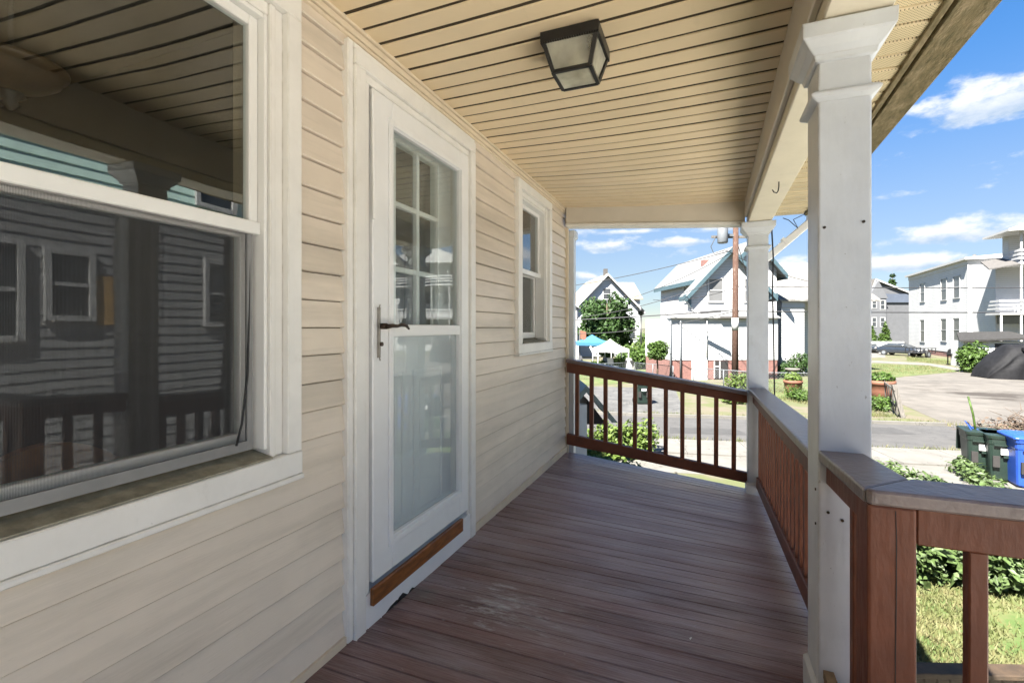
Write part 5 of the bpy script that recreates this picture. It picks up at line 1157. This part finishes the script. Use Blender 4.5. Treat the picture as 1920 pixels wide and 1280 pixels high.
tag(MB().tube([(bx0 - .02, by0 - .1, GZ + .6), (bx0 - .22, by0 - .05, GZ + 1.02), (bx0 - .25, by0, GZ + 1.10), (bx0 - .1, by0 + .1, GZ + .95), (bx0 + .05, by0 - .12, GZ + .9), (bx0 + .15, by0 + .1, GZ + .93)], .012, 6).build('garden_hose', 'bin_blue'), 'blue hose hanging out of the open green bin', 'hose')
fb = wheeled_bin('small green wheeled bin on the asphalt lot across the street', 1203, 19.6, YAW, 'bin_green', False, .95); 

# brush heap behind the bins
bp = thing('brush_heap', 'heap of dry brushwood behind the wheeled bins', 'brush', (*S(1905, 12.2), GZ))
mb = MB(); q = random.Random(4); hx_, hy_ = S(1905, 12.2)
for i in range(220):
    a = q.uniform(0, 6.3); x = hx_ + q.uniform(-1.0, 1.2); y = hy_ + q.uniform(-.5, .5); z = GZ + q.uniform(.0, 1.0) * (1 - abs(x - hx_ - .1) / 1.4) + .05; l = q.uniform(.2, .5); e = q.uniform(-.15, .25)
    mb.tube([(x, y, z), (x + math.cos(a) * l, y + math.sin(a) * l, z + e)], [.010, .004], 4, False)
mb.build('twigs', 'bark', bp); leaves('dry_leaves', 'bark', bp, [(hx_, hy_, GZ + .3, 1.1, .5, .5), (hx_ + .5, hy_, GZ + .45, .7, .4, .5)], 1500, .05, seed=3)

# utility pole, transformer, wires
ux, uy = S(1378, 24.4)
up = thing('utility_pole', 'brown wooden utility pole with grey transformer before the white gabled house', 'utility pole', (ux, uy, GZ))
MB().tube([(ux, uy, GZ), (ux + .02, uy, GZ + 4), (ux + .05, uy, GZ + 11)], [.165, .15, .12], 12).build('pole', 'pole_wood', up)
MB().tube([(ux + .006, uy, HZ(619, 24.4)), (ux + .008, uy, HZ(596, 24.4))], .168, 12).build('white_band', 'far_white', up)
tx, ty = S(1355, 24.2)
MB().lathe([(.02, 0), (.22, .0), (.25, .04), (.25, .85), (.22, .9), (.05, .95)], (tx, ty, HZ(456, 24.2)), 18).build('transformer', 'galvanized', up)
MB().bar((tx, ty, HZ(440, 24.2)), (ux, uy, HZ(440, 24.2)), .08, .12).build('bracket', 'galvanized', up)
for i in range(3): MB().lathe([(.03, 0), (.05, .05), (.03, .1), (.05, .15), (.02, .22)], (tx - .15 + .15 * i, ty, HZ(456, 24.2) + 1.05), 8).build('insulator', 'galvanized', up)
MB().bar((ux - 1.1, uy - .45, 4.6), (ux + 1.1, uy + .45, 4.6), .1, .12).build('crossarm', 'grey_wood', up)
MB().tube([(tx - .3, ty, HZ(440, 24)), (tx - .55, ty, HZ(460, 24)), (tx - .4, ty, HZ(474, 24)), (tx + .1, ty, HZ(468, 24)), (ux, uy, HZ(476, 24.4))], .02, 6).build('lead', 'wire_dark', up)
def wire(label, a, b, sag, r=.022, mat='wire_dark', group=None):
    a = Vector(a); b = Vector(b); pts = []
    for i in range(21): t = i / 20; p = a + (b - a) * t; p.z -= sag * 4 * t * (1 - t); pts.append(p)
    o = MB().tube(pts, r, 5).build('overhead_wire', mat); tag(o, label, 'wire', group); return o
def W3(px, py, d): return (*S(px, d), HZ(py, d))
wire('upper overhead wire crossing the white two storey block', W3(1378, 537, 24.4), W3(2150, 538, 25), .06)
wire('lower thicker overhead wire crossing the white two storey block', W3(1378, 583, 24.4), W3(2150, 584, 25), .06, .03)
wire('overhead wire from the pole past the tree to the house corner', W3(1378, 581, 24.4), W3(1020, 602, 27), .05, .03)
wire('overhead wire rising from the left to the pole top', W3(1378, 468, 24.4), W3(1000, 545, 32), .25, .02)
wire('thin service wire from the pole down to the white house eave', W3(1378, 470, 24.4), W3(1180, 560, 34), .2, .018)
wire('second thin service wire below the eave of the white house', W3(1378, 512, 24.4), W3(1040, 598, 30), .5, .018)
wire('service wire from the pole to the front gable', W3(1378, 540, 24.4), W3(1225, 562, 32), .25, .018)
wire('drooping telephone wire in front of the dark tree', W3(1378, 583, 24.4), W3(1000, 622, 30), .5, .018)
wire('guy wire slanting from the pole behind the far column', W3(1378, 440, 24.4), W3(1424, 596, 25.5), .0, .018)
wire('slanting service wire over the patched roof', W3(1378, 480, 24.4), W3(1560, 536, 30), .2, .018)
o = MB().bar(W3(1313, 586, 27.6), W3(1352, 583, 27.2), .12, .14).build('cable_splice', 'wire_dark'); tag(o, 'long dark splice case on the wire before the white house', 'splice case')

# dark lamp post in the garden
lpx, lpy = S(1202, 37); lp = thing('lamp_post', 'slim dark lamp post in front of the grey gabled house', 'lamp post', (lpx, lpy, GZ))
MB().tube([(lpx, lpy, GZ), (lpx, lpy, HZ(592, 37))], [.07, .05], 8).build('post', 'dark_metal', lp)
MB().lathe([(.05, 0), (.22, .1), (.25, .35), (.30, .38), (.06, .6), (.02, .7)], (lpx, lpy, HZ(592, 37)), 8).build('lantern', 'dark_metal', lp)

# canopies
def canopy(label, px, depth, w, top, eave, mat, skirt=.22):
    x, y = S(px, depth); c = thing('canopy_tent', label, 'canopy', (x, y, GZ), YAW); h = w / 2
    zt, ze = HZ(top, depth) - GZ, HZ(eave, depth) - GZ
    mb = MB(); n = 8; rings = []
    for k in range(n + 1):
        t = k / n; a = h * t; sagz = zt + (ze - zt) * (t ** 1.0) - .10 * math.sin(PI * t); rings.append([(-a, -a, sagz), (0, -a, sagz - .03 * t), (a, -a, sagz), (a, 0, sagz - .03 * t), (a, a, sagz), (0, a, sagz - .03 * t), (-a, a, sagz), (-a, 0, sagz - .03 * t)])
    rings.append([(px_, py_, z - skirt) for px_, py_, z in rings[-1]])
    mb.loft(rings, cap=False, smooth=False); P_(mb, 'roof', mat, c)
    for sx in (-1, 1):
        for sy in (-1, 1): P_(MB().tube([(sx * (h - .04), sy * (h - .04), 0), (sx * (h - .04), sy * (h - .04), ze)], .035, 6), 'leg', 'far_white', c)
    return c
canopy('sky blue pop-up canopy in the garden beside the cottage', 1110, 37, 2.55, 627, 641, 'tent_blue')
canopy('white pop-up canopy in front of the dark tree', 1144, 33.5, 2.15, 635, 653, 'tent_white')
# garden furniture under the canopies
def garden_table(label, px, depth, mat):
    x, y = S(px, depth); t = thing('garden_table', label, 'table', (x, y, GZ), YAW)
    P_(MB().box(-.7, .7, -.35, .35, .70, .74), 'top', mat, t)
    for sx in (-.62, .62):
        for sy in (-.28, .28): P_(MB().box(sx - .025, sx + .025, sy - .025, sy + .025, 0, .70), 'leg', mat, t)
garden_table('dark table under the blue canopy', 1106, 36.5, 'grey_wood')
def garden_chair(label, px, depth, rz, mat, cat='chair', group=None):
    x, y = S(px, depth); t = thing('garden_chair', label, cat, (x, y, GZ), YAW + rz, group)
    P_(MB().box(-.27, .27, -.25, .25, .40, .45), 'seat', mat, t); P_(MB().hexa([(-.27, .22, .46), (.27, .22, .46), (.27, .27, .46), (-.27, .27, .46), (-.25, .34, .98), (.25, .34, .98), (.25, .38, .98), (-.25, .38, .98)]), 'backrest', mat, t)
    for sx in (-.24, .24):
        for sy in (-.22, .22): P_(MB().box(sx - .025, sx + .025, sy - .025, sy + .025, 0, .40), 'leg', mat, t)
garden_chair('dark garden chair beside the table under the blue canopy', 1092, 36.0, .6, 'grey_siding'); garden_chair('blue grey garden chair under the white canopy', 1135, 33.6, -.4, 'slate_siding'); garden_chair('second garden chair at the edge of the white canopy', 1150, 33.2, .5, 'pale_grey_siding')
# crumpled white sheet drying
sx_, sy_ = S(1180, 31.5); mb = MB(); secs = []
for i in range(13):
    a = 2 * PI * i / 12
    secs.append([(sx_ + (.28 + .10 * math.sin(3 * a + k)) * math.cos(a) * (1.25 - .14 * k), sy_ + (.28 + .1 * math.cos(2 * a + k)) * math.sin(a) * (1.25 - .14 * k), GZ + .15 + .19 * k + .03 * math.sin(5 * a + k)) for k in range(6)])
mb.loft(secs, closed=False, cap=False); dc = thing('covered_grill', 'white cloth cover over a garden grill in front of the topiary tree', 'grill cover', (sx_, sy_, GZ)); mb.build('cloth', 'tent_white', dc)
mb = MB()
for a in (-.2, .2): mb.box(sx_ + a - .03, sx_ + a + .03, sy_ - .03, sy_ + .03, GZ, GZ + .5)
mb.box(sx_ - .25, sx_ + .25, sy_ - .2, sy_ + .2, GZ + .5, GZ + .95); mb.build('grill', 'dark_metal', dc)
fl = thing('flag', 'red and white flag on a thin pole beside the cottage', 'flag', (*S(1087, 36.8), GZ)); fx, fy = S(1087, 36.8)
MB().tube([(fx, fy, GZ), (fx, fy, HZ(618, 36.8))], .03, 6).build('pole', 'grey_wood', fl)
mb = MB(); mb.loft([[(fx + t * .5, fy + .05 * math.sin(6 * t), HZ(619, 36.8) - .12 * t), (fx + t * .5, fy + .05 * math.sin(6 * t) + .01, HZ(634, 36.8) - .2 * t)] for t in (0, .25, .5, .75, 1)], closed=False, cap=False); mb.build('cloth', 'terracotta', fl)

# chain-link fences
def chain_fence(label, pts, h, mesh=.22, group=None):
    a = Vector(pts[0]); f = thing('wire_fence', label, 'fence', (a.x, a.y, GZ)); mb = MB()
    for (p, q_) in zip(pts[:-1], pts[1:]):
        p = Vector((*p, 0)); q_ = Vector((*q_, 0)); L_ = (q_ - p).length; d = (q_ - p) / L_
        n = max(1, int(L_ / 1.6))
        for i in range(n + 1): w = p + d * (L_ * i / n); MB().tube([(w.x, w.y, GZ), (w.x, w.y, GZ + h)], .025, 6).build('post', 'galvanized', f)
        MB().tube([(p.x, p.y, GZ + h), (q_.x, q_.y, GZ + h)], .018, 6).build('rail', 'galvanized', f)
        k = -h
        while k < L_:
            for s in (1, -1):
                t0, t1 = max(0, k), min(L_, k + h)
                if t1 > t0:
                    z0 = (t0 - k) if s > 0 else h - (t0 - k); z1 = (t1 - k) if s > 0 else h - (t1 - k)
                    w0 = p + d * t0; w1 = p + d * t1; mb.tube([(w0.x, w0.y, GZ + z0), (w1.x, w1.y, GZ + z1)], .0035, 3, False)
            k += mesh
    o = mb.build('wire_mesh', 'galvanized', f); o['kind'] = 'stuff'
    return f
chain_fence('chain link fence along the lawn by the utility pole', [GP(1300, 722), GP(1420, 735), GP(1560, 738)], .95, .14)
chain_fence('chain link fence along the garden beside the topiary tree', [GP(1075, 712), GP(1190, 706), GP(1262, 716)], .9, .14)
# leaning weathered fence by the pots
wf = thing('wire_panel_fence', 'leaning weathered fence post with wire panels beside the gravel yard', 'fence', (*S(1693, 16.5), GZ)); wx, wy = S(1693, 16.5)
MB().bar((wx, wy, GZ), (wx - .22, wy + .12, GZ + 1.12), .13, .13, (1, 0, 0)).build('post', 'grey_wood', wf)
x1, y1 = S(1650, 20.5); MB().bar((x1, y1, GZ), (x1, y1, GZ + 1.0), .1, .1, (1, 0, 0)).build('post', 'grey_wood', wf)
x2, y2 = S(1618, 23.5); MB().bar((x2, y2, GZ), (x2, y2, GZ + 1.0), .1, .1, (1, 0, 0)).build('post', 'grey_wood', wf)
for h in (.35, .95): MB().bar((wx - .05 - .2 * h, wy, GZ + h), (x1, y1, GZ + h - .05), .03, .06).build('rail', 'grey_wood', wf); MB().bar((x1, y1, GZ + h - .05), (x2, y2, GZ + h), .03, .06).build('rail', 'grey_wood', wf)
for i in range(26):
    t = i / 25; xx = wx - .15 + (x1 - wx + .15) * t; yy = wy + (y1 - wy) * t; MB().bar((xx, yy, GZ + .08), (xx - .04 * math.sin(i * 1.7), yy, GZ + .97 + .05 * math.sin(i * 2.1)), .03, .012, (1, 0, 0)).build('slat', 'grey_wood', wf)
def pot(label, px, depth, h, r, plant=None):
    x, y = S(px, depth); p = thing('terracotta_pot', label, 'flower pot', (x, y, GZ), 0)
    P_(MB().lathe([(.01, .0), (r * .62, 0), (r * .95, h * .55), (r, h * .82), (r * 1.08, h * .84), (r * 1.08, h), (r * .92, h), (r * .88, h * .8), (.01, h * .75)], (0, 0, 0), 20), 'pot', 'terracotta', p)
    if plant: leaves('foliage', plant, p, [(x, y, GZ + h + .1, r, r, .25)], 500, .07, seed=int(px))
pot('large orange terracotta pot behind the leaning weathered fence', 1652, 19.6, .95, .46, 'leaf_mid')
pot('round terracotta urn on the lawn between the two columns', 1487, 21.5, .75, .36, 'leaf_light')
bb_ = thing('bird_bath', 'small stone bird bath on the lawn behind the terracotta urn', 'bird bath', (*S(1486, 25), GZ)); P_(MB().lathe([(.22, 0), (.2, .06), (.08, .15), (.09, .75), (.34, .9), (.36, .98), (.3, .95), (.02, .9)], (0, 0, 0), 16), 'bowl_and_stem', 'grey_wood', bb_)

# white picket fence down the street
pf0 = Vector((*S(1600, 60), 0)); pf1 = Vector((*S(1694, 58), 0)); pf = thing('white_picket_fence', 'white picket fence in front of the distant grey house', 'fence', (pf0.x, pf0.y, GZ)); dvv = pf1 - pf0; n = 42
for h in (.35, 1.15): MB().bar((pf0.x, pf0.y, GZ + h), (pf1.x, pf1.y, GZ + h), .05, .09).build('rail', 'far_white', pf)
pm = MB().prism([(-.05, 0), (.05, 0), (.05, 1.35), (0, 1.45), (-.05, 1.35)], 1, -.015, .015).mesh('picket')
for i in range(n): p = dvv * (i / (n - 1)); link('picket', pm, 'far_white', pf, (p.x, p.y - .05, 0))

# vehicles
def car(label, px, depth, rz, mat, L=4.4, h=1.42):
    c = thing('parked_car', label, 'car', (*S(px, depth), GZ), rz)
    prof = [(-L / 2, .45, .62, .78), (-L / 2 + .15, .30, .78, .84), (-L / 2 + .9, .25, .88, .88), (-L / 2 + 1.35, .25, .94, .88), (0, .25, .95, .89), (L / 2 - 1.1, .25, .95, .89), (L / 2 - .25, .28, .92, .86), (L / 2, .42, .80, .78)]
    mb = MB(); secs = []
    for x, zb, zt, hw in prof: secs.append([(x, -hw, zb + .1), (x, -hw * .94, zb), (x, hw * .94, zb), (x, hw, zb + .1), (x, hw * .98, zt - .1), (x, hw * .86, zt), (x, -hw * .86, zt), (x, -hw * .98, zt - .1)])
    mb.loft(secs); P_(mb, 'body', mat, c)
    def cab(n, e, m_):
        mb = MB(); secs = []
        for x, zt, hw in ((-L / 2 + 1.1, .93, .78), (-L / 2 + 1.9, h - .05, .62), (-L / 2 + 2.6, h, .62), (L / 2 - 1.1, h - .06, .60), (L / 2 - .35, .94, .74)): secs.append([(x, -.78 - e, .90), (x, .78 + e, .90), (x, hw + e, zt), (x, -hw - e, zt)])
        mb.loft(secs); return P_(mb, n, m_, c)
    cab('cabin', 0, 'window_dark')
    mb = MB(); mb.loft([[(-L / 2 + 1.95, -.62, h - .06), (-L / 2 + 1.95, .62, h - .06), (-L / 2 + 1.95, .62, h), (-L / 2 + 1.95, -.62, h)], [(L / 2 - 1.15, -.61, h - .08), (L / 2 - 1.15, .61, h - .08), (L / 2 - 1.15, .61, h - .01), (L / 2 - 1.15, -.61, h - .01)]]); P_(mb, 'roof', mat, c)
    for x in (-L / 2 + .85, L / 2 - .85):
        for s in (-1, 1):
            w = P_(MB().tube([(x, s * .70, .32), (x, s * .90, .32)], .32, 18), 'wheel', 'rubber', c); P_(MB().tube([(x, s * .895, .32), (x, s * .912, .32)], .19, 12), 'rim', 'galvanized', w)
    for s in (-.6, .6): P_(MB().box(-L / 2 - .01, -L / 2 + .12, s - .16, s + .16, .60, .73), 'headlight', 'far_white', c); P_(MB().box(L / 2 - .1, L / 2 + .01, s - .15, s + .15, .66, .80), 'tail_light', 'terracotta', c)
    return c
car('dark sedan parked along the foundation of the white block', 1690, 53.5, math.radians(86) + .9, 'car_dark', 4.3, 1.38)
car('dark car at the driveway end, mostly behind the nearer column', 1628, 60, 1.4, 'car_dark')
tr = thing('utility_trailer', 'black open utility trailer behind the parked sedan', 'trailer', (*S(1726, 50), GZ), math.radians(40))
P_(MB().box(-1.2, 1.2, -.7, .7, .45, .52), 'bed', 'dark_metal', tr)
for s in (-.7, .7):
    P_(MB().box(-1.2, 1.2, s - .03, s + .03, .95, 1.0), 'side_rail', 'dark_metal', tr); w = P_(MB().tube([(0, s - .08, .34), (0, s + .12, .34)], .34, 16), 'wheel', 'rubber', tr); P_(MB().tube([(0, s - .085, .34), (0, s + .125, .34)], .18, 12), 'rim', 'galvanized', w)
    for k in range(5): P_(MB().box(-1.2 + .58 * k, -1.15 + .58 * k, s - .025, s + .025, .52, .95), 'stake', 'dark_metal', tr)
gr = thing('barbecue_grill', 'black barbecue grill standing by the green wall shrub', 'grill', (*S(1793, 39.5), GZ), .5)
P_(MB().box(-.55, .55, -.3, .3, .75, .98), 'firebox', 'dark_metal', gr)
P_(MB().prism([(-.3, .981), (.3, .981), (.27, 1.22), (.12, 1.34), (-.12, 1.34), (-.27, 1.22)], 0, -.5, .5), 'hood', 'dark_metal', gr)
P_(MB().box(-.95, -.56, -.28, .28, .92, .96), 'side_shelf', 'dark_metal', gr); P_(MB().box(.56, .95, -.28, .28, .92, .96), 'side_shelf', 'dark_metal', gr)
for a in (-.5, .5):
    for b in (-.25, .25): P_(MB().box(a - .03, a + .03, b - .03, b + .03, 0, .75), 'leg', 'dark_metal', gr)
P_(MB().lathe([(.02, 0), (.2, .02), (.22, .3), (.12, .42), (.05, .48)], (.15, -.05, .02), 14), 'gas_bottle', 'far_white', gr)

# vehicle under a black cover
cv = thing('covered_vehicle', 'tall vehicle hidden under a loose black tarpaulin on the gravel', 'covered vehicle', (*S(1932, 29.3), GZ), YAW - .25)
mb = MB(); L_, Wd = 5.2, 2.1; nx, na = 40, 36; secs = []
for i in range(nx + 1):
    t = i / nx; x = -L_ / 2 + L_ * t
    hh = 2.02 * min(1, (t / .26) ** .55 if t < .26 else 1) * min(1, ((1 - t) / .15) ** .4 if t > .85 else 1); hh = max(hh, .05); hw = Wd / 2 * (0.62 + .38 * min(1, t * 6, (1 - t) * 6))
    sec = []
    for k in range(na + 1):
        a = PI * k / na; ca, sa = math.cos(a), math.sin(a)
        f = 1 + .07 * math.sin(9 * t + 3 * a) * (1 - sa * .5) + .14 * abs(math.sin(7 * a + 12 * t)) * (1 - sa * .7) + .045 * math.sin(31 * t + 4 * a) * (1 - sa * .5)
        yy = hw * math.copysign(abs(ca) ** .55, ca) * f * (1.16 - .2 * sa); zz = hh * (abs(sa) ** .5) * (1 - (.05 * math.sin(11 * t) + .02 * math.sin(29 * t + 6 * a)) * sa)
        sec.append((x + .05 * math.sin(8 * a) * (1 - sa), yy, max(0.005, zz)))
    secs.append(sec)
mb.loft(secs, closed=False, cap=False); P_(mb, 'tarpaulin', 'tarp', cv)
P_(MB().box(-1.05, -.85, -1.12, -.95, 1.72, 1.90), 'mirror_bulge', 'tarp', cv)
for x in (-1.6, 1.6):
    for s in (-.75, .75): P_(MB().tube([(x, s - .1, .33), (x, s + .1, .33)], .33, 14), 'wheel', 'rubber', cv)
# pebbles and small stones on the walk
pm = MB().lathe([(.01, 0), (.05, .01), (.06, .03), (.035, .055), (.005, .06)], (0, 0, 0), 7).mesh('stone'); q = random.Random(9)
for i in range(26):
    x, y = ST(q.uniform(-4, 10), q.uniform(-7.5, -3.6)); s = q.uniform(.25, 1.0)
    o = link('stone', pm, 'gravel', None, (x, y, GZ + .03)); o.scale = (s, s, s * .8); o.rotation_euler = (0, 0, q.uniform(0, 6)); tag(o, 'small loose stone lying on the pale concrete walk', 'stone', 'loose stones on the walk')
